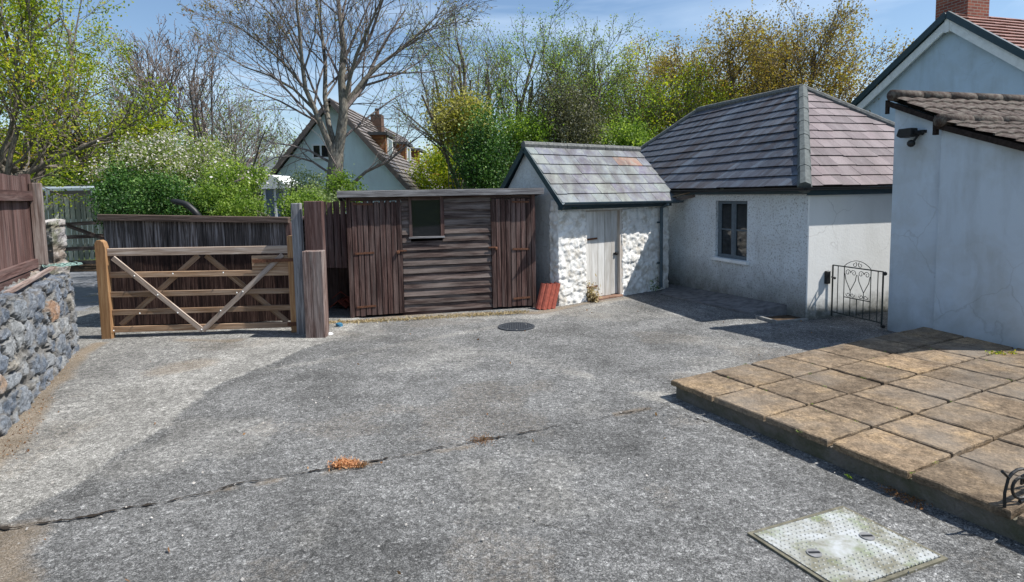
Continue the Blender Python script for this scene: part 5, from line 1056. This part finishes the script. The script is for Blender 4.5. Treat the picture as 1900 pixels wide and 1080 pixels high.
def bwin(x0_, x1_, ya, yb, y, nm='window'):
    p, q_ = atY(x0_, yb, y), atY(x1_, ya, y); m = MB(); a, b, c, d = p.x, q_.x, p.z, q_.z; e_ = .06
    for (u, v, w1, w2) in ((a, a+e_, c, d), (b-e_, b, c, d), (a+e_, b-e_, c, c+e_), (a+e_, b-e_, d-e_, d), ((a+b)/2-e_/2, (a+b)/2+e_/2, c+e_, d-e_)): m.box((u, y-.06, w1), (v-u, 0, 0), (0, .05, 0), (0, 0, w2-w1))
    W = m.build(nm, WHITE_TRIM, T); m = MB(); m.box((a+e_, y-.03, c+e_), (b-a-2*e_, 0, 0), (0, .02, 0), (0, 0, d-c-2*e_)); m.build('pane', GLASS, W)
bwin(580, 612, 267, 295, 22)
TIMB = wood('dormer_timber', (.10, .042, .016), (.26, .115, .048), (.36, .18, .08), 1)
for i, (yy, dw) in enumerate(((23.0, 1.4), (27.3, 1.4), (31.2, 2.2))):
    m = MB(); zt6, zb6 = 4.22, 3.3; xf = -4.87; xb = ridge+.3; n = 7
    for k in range(n): m.box((xf-.03, yy, zb6-.3+k*(zt6-zb6+.3)/n), (xb-xf, 0, 0), (0, .04, 0), (0, 0, (zt6-zb6+.3)/n-.01))
    D = m.build('dormer', TIMB, T); m = MB()
    for k in range(n): m.box((xf-.03, yy+dw, zb6-.3+k*(zt6-zb6+.3)/n), (xb-xf, 0, 0), (0, .04, 0), (0, 0, (zt6-zb6+.3)/n-.01))
    m.build('cheek', TIMB, D); m = MB()
    m.box((xf-.02, yy, zb6-.3), (.04, 0, 0), (0, .2, 0), (0, 0, zt6-zb6+.3)); m.build('front_boards', TIMB, D); m = MB()
    m.box((xf-.02, yy+dw-.2, zb6-.3), (.04, 0, 0), (0, .2, 0), (0, 0, zt6-zb6+.3))
    m.build('front_boards', TIMB, D)
    m = MB(); m.box((xf-.0, yy+.2, zb6-.1), (.06, 0, 0), (0, dw-.4, 0), (0, 0, zt6-zb6)); m.build('dormer_window', WHITE_TRIM, D)
    m = MB(); m.box((xf+.045, yy+.34, zb6+.05), (.02, 0, 0), (0, dw-.68, 0), (0, 0, zt6-zb6-.2)); m.build('pane', GLASS, D)
    m = MB(); m.box((xf+.12, yy-.12, zt6-.02), (xb-xf-.1, 0, .0), (0, dw+.24, 0), (0, 0, .12)); m.build('dormer_roof', plain('dormer_roof_'+str(i), (.06, .065, .07), .8), D)
ch = atY(697, 212, 27); m = MB(); brickbox(m, (ch.x-.24, 27, zr5-1.2), (.48, 0, 0), (0, .6, 0), ch.z-zr5+1.2); m.build('chimney', plain('chimney_brown', (.13, .085, .065), .9, .1, 0, .4, 6), T)
m = MB(); [m.tube([(ch.x+q_, 27.3, ch.z), (ch.x+q_, 27.3, ch.z+.3)], .1, 8) for q_ in (0,)]; m.build('chimney_pot', plain('pot_brown', (.15, .09, .065), .8), T)
# small white glazed porch left of the trunk
T = thing('garden_porch', atY(508, 400, 17), 'small white-framed glazed porch seen over the board wall', 'porch')
p, q_ = atY(491, 400, 17), atY(527, 350, 17); zt7 = q_.z
m = MB()
for x_ in (p.x, (p.x+q_.x)/2, q_.x-.05):
    for y_ in (17, 18.2): m.box((x_, y_, 0), (.06, 0, 0), (0, .06, 0), (0, 0, zt7))
m.box((p.x-.1, 16.9, zt7), (q_.x-p.x+.2, 0, 0), (0, 1.4, 0), (0, 0, .1)); m.build('frame', WHITE_TRIM, T)
m = MB(); m.box((p.x+.06, 17.02, .4), (q_.x-p.x-.1, 0, 0), (0, .02, 0), (0, 0, zt7-.4)); m.build('pane', plain('blue_glass', (.05, .10, .20), .1, .8), T)
m = MB(); m.prism([(p.x-.1, 16.9, zt7+.1), (q_.x+.1, 16.9, zt7+.1), ((p.x+q_.x)/2, 16.9, zt7+.4)], Vector((0, 1.4, 0))); m.build('roof', WHITE_TRIM, T)

# ------------------------------------------------------------------ the big bare tree (limbs surveyed, twigs grown)
TD = 14.5
tr = Tree(77, .13, .05, (8, 9, 8, 5), (.50, 1.05), (.40, .66), .0042, .25, .16)
def limb(pts, r0, r1, lvl=1, dy=0.0, nch=None):
    r0 *= .74
    n = len(pts); P = [atY(x, y, TD+dy*i/(n-1)) for i, (x, y) in enumerate(pts)]; o_ = tr.nch
    if nch: tr.nch = nch
    tr.limb(P, r0, r1, lvl, 4); tr.nch = o_
base = atY(621, 400, TD); base.z = 0
tr.A.tube([base, atY(620, 385, TD), atY(621, 330, TD), atY(624, 290, TD), atY(629, 262, TD)], [.28, .225, .195, .172, .115], 12)
limb([(621, 320), (612, 270), (598, 236), (585, 205), (567, 165), (561, 120), (556, 60), (551, 10), (548, -60)], .12, .02, 1, -.8)
limb([(626, 285), (610, 232), (603, 180), (604, 120), (597, 60), (588, 0), (580, -60)], .105, .02, 1, .9)
limb([(625, 295), (633, 250), (638, 205), (634, 150), (638, 90), (632, 40), (626, -10), (622, -80)], .20, .018, 1, -.2)
limb([(634, 215), (652, 180), (676, 148), (705, 120), (735, 98), (768, 70), (800, 40), (828, 14)], .10, .012, 1, .6)
limb([(638, 200), (648, 150), (662, 100), (685, 50), (705, 5), (720, -50)], .075, .014, 1, -1.0)
limb([(630, 262), (655, 240), (686, 215), (720, 190), (755, 168)], .055, .010, 2, 1.2)
limb([(596, 230), (560, 210), (520, 188), (480, 172), (445, 160)], .045, .008, 2, -.9)
limb([(585, 205), (545, 165), (500, 140), (455, 125), (415, 100)], .055, .008, 1, .5)
limb([(570, 170), (530, 120), (490, 85), (450, 55), (425, 38)], .05, .008, 1, -1)
limb([(561, 120), (535, 70), (505, 30), (475, 0), (460, -40)], .045, .008, 1, .8)
limb([(610, 300), (575, 280), (540, 270), (505, 265), (470, 250)], .045, .008, 2, -.6)
limb([(612, 322), (580, 300), (545, 290), (510, 292), (480, 310)], .045, .008, 2, .6)
limb([(626, 380), (650, 345), (680, 318), (720, 300), (755, 270), (790, 245)], .075, .010, 2, -1.4)
limb([(634, 150), (610, 100), (585, 50), (560, 5)], .05, .01, 2, 1.2)
limb([(768, 70), (795, 75), (820, 62)], .02, .006, 3, .2)
tr.tips = [t for t in tr.tips if t[0].z > atY(600, 120, TD).z or tr.rg.random() < .25]
L_BUD = leafmat('leaf_young_bronze', [(0, (.10, .10, .03)), (.5, (.21, .20, .05)), (.85, (.30, .22, .06)), (1, (.34, .16, .06))], .35)
tr.finish('bare_tree', 'tall bare spreading tree with few bronze buds rising behind the wooden shed', 'tree', base, BARK, BARK_B, True, 3, .055, .05, L_BUD, keep=.14)

# ------------------------------------------------------------------ the other trees
simple_tree(101, 60, 13.5, -160, .16, 'leafy_tree', 'large yellow-green spring tree filling the upper left corner', 'tree', BARK_D, BARK_D, L_LIME, 15, .065, .12, nl=11, trunkf=.30, limbang=(.5, 1.15), lean=(-.12, .1), ratio=(.45, .7), keep=.62, nch=(6, 6, 5, 4), wig=.2, minr=.005)
simple_tree(102, -60, 11.5, -120, .13, 'leafy_tree', 'yellow-green tree leaning in at the far left above the brown fence', 'tree', BARK_D, BARK_D, L_LIME, 15, .065, .12, nl=8, trunkf=.3, limbang=(.5, 1.1), lean=(.15, .1), keep=.5, nch=(6, 6, 6, 4), wig=.2)
simple_tree(103, 244, 15.5, 95, .13, 'ivy_clad_tree', 'ivy-clad leaning tree above the blossom hedge, sparse rusty twigs', 'tree', bark('ivy_bark', (.05, .055, .03), (.12, .10, .07), 12, (.05, .12, .02)), BARK_B, L_OLIVE, 2, .07, .1, nl=7, trunkf=.42, limbang=(.4, 1.0), keep=.35, lean=(-.05, 0), nch=(6, 6, 5, 4), wig=.22, minr=.006)
simple_tree(104, 198, 16, 170, .10, 'leaning_tree', 'thin dark crooked tree left of the ivy-clad tree', 'tree', BARK_D, BARK_D, L_OLIVE, 2, .06, .1, nl=5, trunkf=.45, keep=.35, wig=.22, nch=(5, 5, 5, 4))
for k, (px, yt, Yd, s_, lab) in enumerate(((318, 62, 17, 5, 'slender bare birch with pinkish twigs, leftmost of the bare group'), (345, 52, 18, 6, 'slender bare birch in the middle of the bare group'), (372, 75, 16.5, 7, 'slender bare birch, third of the bare group, tips leaning right'), (404, 95, 17.5, 8, 'slender bare birch, rightmost of the bare group beside the big tree'))):
    simple_tree(120+s_, px, Yd, yt, .055, 'bare_birch', lab, 'tree', BARK_B, BARK_B, L_RUST, 2, .05, .08, nl=5, trunkf=.45, limbang=(.12, .45), keep=.22, nch=(6, 5, 4, 3), wig=.10, up=.09, minr=.0065, group='slender bare birches behind the hedge', limbr=.75)
for k, (px, yt, Yd, lab) in enumerate(((452, 150, 24, 'distant bare weeping tree left of the blue gabled house'), (488, 160, 26, 'second distant bare weeping tree, against the gabled house roof'), (425, 190, 25, 'low distant bare tree just left of the weeping trees'))):
    simple_tree(130+k, px, Yd, yt, .12, 'distant_bare_tree', lab, 'tree', BARK_B, BARK_B, L_OLIVE, 2, .09, .2, nl=6, trunkf=.3, limbang=(.2, .7), keep=.4, nch=(6, 6, 5, 3), wig=.14, minr=.0065, group='distant bare trees')
simple_tree(140, 868, 20, 25, .20, 'multi_stem_tree', 'tall dark-twigged budding tree right of the gabled house', 'tree', BARK_D, BARK_D, L_OLIVE, 6, .06, .12, nl=8, trunkf=.22, limbang=(.15, .75), keep=.45, nch=(7, 5, 5, 4), wig=.13, up=.07, minr=.0055)
simple_tree(141, 960, 22, 45, .20, 'multi_stem_tree', 'greening multi-stemmed tree directly behind the small store roof', 'tree', BARK_D, BARK_D, L_GREEN, 7, .065, .16, nl=8, trunkf=.2, limbang=(.15, .8), keep=.6, nch=(7, 5, 5, 4), wig=.13, up=.07, minr=.0065)
simple_tree(142, 1065, 21, 38, .18, 'multi_stem_tree', 'loose tree with long leaning boughs and tufted tips left of the golden tree', 'tree', BARK_D, BARK_D, L_OLIVE, 9, .06, .09, nl=7, trunkf=.25, limbang=(.15, .75), keep=.5, nch=(6, 6, 5, 4), wig=.14, up=.05, minr=.0065, lean=(.15, 0))
simple_tree(143, 1120, 23, 95, .18, 'multi_stem_tree', 'bright green thin tree between the store and the large hipped roof', 'tree', BARK_D, BARK_D, L_GREEN, 7, .07, .17, nl=8, trunkf=.22, limbang=(.2, .8), keep=.6, nch=(7, 6, 6, 4), wig=.15, minr=.0065)
simple_tree(150, 1300, 24, 30, .28, 'golden_tree', 'large golden-brown tree above the ridge of the hipped roof', 'tree', BARK_B, BARK_B, L_GOLD, 11, .08, .20, nl=13, trunkf=.22, limbang=(.2, 1.1), keep=1, nch=(8, 7, 5, 4), wig=.15, minr=.0065)
simple_tree(151, 1445, 23, 40, .24, 'golden_tree', 'olive and gold tree right of the large golden one, tapering towards the white gable', 'tree', BARK_B, BARK_B, L_GOLD, 9, .08, .20, nl=11, trunkf=.25, limbang=(.25, .95), keep=.7, nch=(7, 7, 6, 4), wig=.15, minr=.0065)
simple_tree(152, 1205, 22, 120, .18, 'leafy_tree', 'yellow-green tree at the left foot of the golden tree', 'tree', BARK_D, BARK_D, L_LIME, 8, .08, .2, nl=8, trunkf=.2, limbang=(.2, .9), keep=.7, nch=(7, 6, 6, 4), minr=.0065)
simple_tree(153, 1540, 25, 190, .16, 'leafy_tree', 'low olive tree partly hidden between hipped roof and white gable', 'tree', BARK_D, BARK_B, L_OLIVE, 9, .08, .2, nl=8, trunkf=.25, limbang=(.2, .95), keep=.6, nch=(6, 6, 5, 4), minr=.0065)
def sh(px, py, Y_, rx, ry, rz, *a, **k):
    c = atY(px, py, Y_); return lambda name, lab, n, size, mat, seed, **kk: shrub(name, lab, 'shrub', (c.x, Y_, c.z), (rx, ry, rz), n, size, mat, seed, **kk)
sh(290, 385, 10.6, 1.05, .6, .55)('ivy_hedge', 'dark glossy ivy hedge directly behind the left half of the board wall', 34000, .042, L_IVY, 1, clumps=90, rough=.20)
sh(226, 378, 10.8, .30, .4, .62)('ivy_hedge', 'ivy-covered stump at the left end of the hedge', 10000, .05, L_IVY, 2, clumps=30, rough=.3)
sh(410, 386, 10.7, .72, .5, .42)('ivy_hedge', 'bright green hedge section behind the black bent pipe', 11000, .045, L_GREEN, 3, clumps=50, rough=.22)
sh(270, 308, 11.6, .95, .6, .58)('blossom_shrub', 'white blossoming shrub on the top left of the hedge', 9500, .05, L_OLIVE, 4, clumps=70, rough=.17, second=(L_FLOWER, 4200, .042, -.9))
sh(370, 300, 12.4, .85, .7, .60)('blossom_shrub', 'second white blossoming shrub, thinner and further right along the hedge', 6500, .05, L_OLIVE, 5, clumps=60, rough=.17, second=(L_FLOWER, 2300, .042, -.9))
sh(440, 345, 11.4, .62, .5, .50)('blossom_shrub', 'green apple shrub with a few blossoms near the porch', 7000, .05, L_GREEN, 6, clumps=50, rough=.16, second=(L_FLOWER, 350, .05, -.6))
T = thing('apple_tree', atY(440, 400, 11), 'old gnarled apple trunk leaning out of the hedge beside the porch', 'tree')
m = MB(); 
for pts_, r_ in ((((446, 400), (440, 386), (432, 372), (428, 352), (436, 338), (452, 330)), .055), (((440, 386), (462, 390), (484, 396), (500, 402)), .045), (((432, 372), (415, 356), (402, 340)), .03)): m.tube([atY(x, y, 11-.02*i) for i, (x, y) in enumerate(pts_)], [r_*(1-.12*i) for i in range(len(pts_))], 7)
b_ = atY(446, 400, 11); m.tube([b_, Vector((b_.x+.05, 11, 0))], .06, 7); m.build('trunk', BARK_D, T, smooth=True)
sh(590, 376, 12.2, .55, .5, .32)('leafy_shrub', 'pale green suckering shrub at the foot of the big bare tree', 7000, .055, L_PALE, 7, clumps=34, rough=.26)
sh(562, 388, 11.2, .36, .4, .30)('leafy_shrub', 'bright green low bush above the slim grey post', 5500, .05, L_GREEN, 8, clumps=26, rough=.3)
sh(640, 358, 13.2, .45, .5, .36)('leafy_shrub', 'bright green leaves beside the tree trunk, over the shed roof corner', 3500, .055, L_GREEN, 9, clumps=26, rough=.25)
sh(560, 340, 14.8, .7, .4, .35)('leafy_shrub', 'thin pale sapling foliage in front of the blue gable', 2600, .05, L_PALE, 10, clumps=30, rough=.25)
sh(850, 225, 18.2, 1.0, .8, .85)('holly_bush', 'pale yellow variegated bush halfway up behind the shed', 9000, .085, L_YEL, 11, clumps=36, rough=.26)
sh(895, 300, 16.5, .65, .6, 1.35)('ivy_bush', 'dark green ivy-covered trunk standing behind the shed roof', 15000, .07, L_IVY, 12, clumps=44, rough=.34)
sh(1040, 225, 19, 1.15, .9, 1.35)('olive_bush', 'grey olive bush right behind the store ridge', 12000, .075, L_GREY, 13, clumps=46, rough=.26)
sh(975, 272, 18.5, .85, .8, .8)('leafy_bush', 'mid green bush above the left end of the store ridge', 9500, .08, L_GREEN, 14, clumps=40, rough=.26)
sh(1150, 268, 19.5, 1.0, .8, .75)('leafy_bush', 'light green bush between store ridge and hipped roof', 9500, .085, L_GREEN, 15, clumps=40, rough=.26)
sh(815, 322, 24, 1.3, .9, 1.0)('leafy_bush', 'yellow-green bush at the right end of the blue gabled house', 8000, .10, L_LIME, 16, clumps=36, rough=.28)
sh(845, 290, 27, 1.3, .9, 1.6)('leafy_bush', 'pale green bush behind the right end of the gabled house', 8000, .11, L_PALE, 17, clumps=36, rough=.26)
sh(945, 330, 25, 2.2, 1.0, 1.0)('leafy_bush', 'low green bush seen through the stems beyond the shed', 9000, .11, L_GREEN, 18, clumps=40, rough=.28)
sh(122, 318, 42, 2.5, 2.0, 2.2)('round_tree', 'bright green rounded tree beyond the parked van', 16000, .20, L_GREEN, 19, clumps=50, rough=.24)
sh(52, 335, 36, 1.5, 1.4, 1.2)('round_tree', 'green tree behind the brown fence top, left of the van', 11000, .18, L_OLIVE, 20, clumps=40, rough=.24)
sh(172, 338, 46, 1.4, 1.4, 1.0)('round_tree', 'dull green tree right of the van roof', 8000, .2, L_OLIVE, 21, clumps=34, rough=.24)
sh(20, 300, 22, 1.6, 1.0, 1.1)('leafy_bush', 'yellow-green bush just over the left fence', 9000, .1, L_LIME, 22, clumps=36, rough=.26)
for k, (x, yy) in enumerate(((-30, 60), (-17, 55), (-8, 62), (3, 50), (14, 58), (26, 64))):
    shrub('hedgerow_tree', ['far hedgerow tree, leftmost beyond the road', 'far hedgerow tree beyond the birches', 'far hedgerow tree behind the gabled house', 'far hedgerow tree behind the multi-stemmed trees', 'far hedgerow tree behind the golden tree', 'far hedgerow tree, rightmost, behind the white gable'][k], 'tree', (x, yy, 2.2 if k > 1 else 1.2), (6.5, 2, 2.2 if k > 1 else 1.0), 7000, .38, L_OLIVE, 40+k, clumps=40, rough=.3, stems=5)
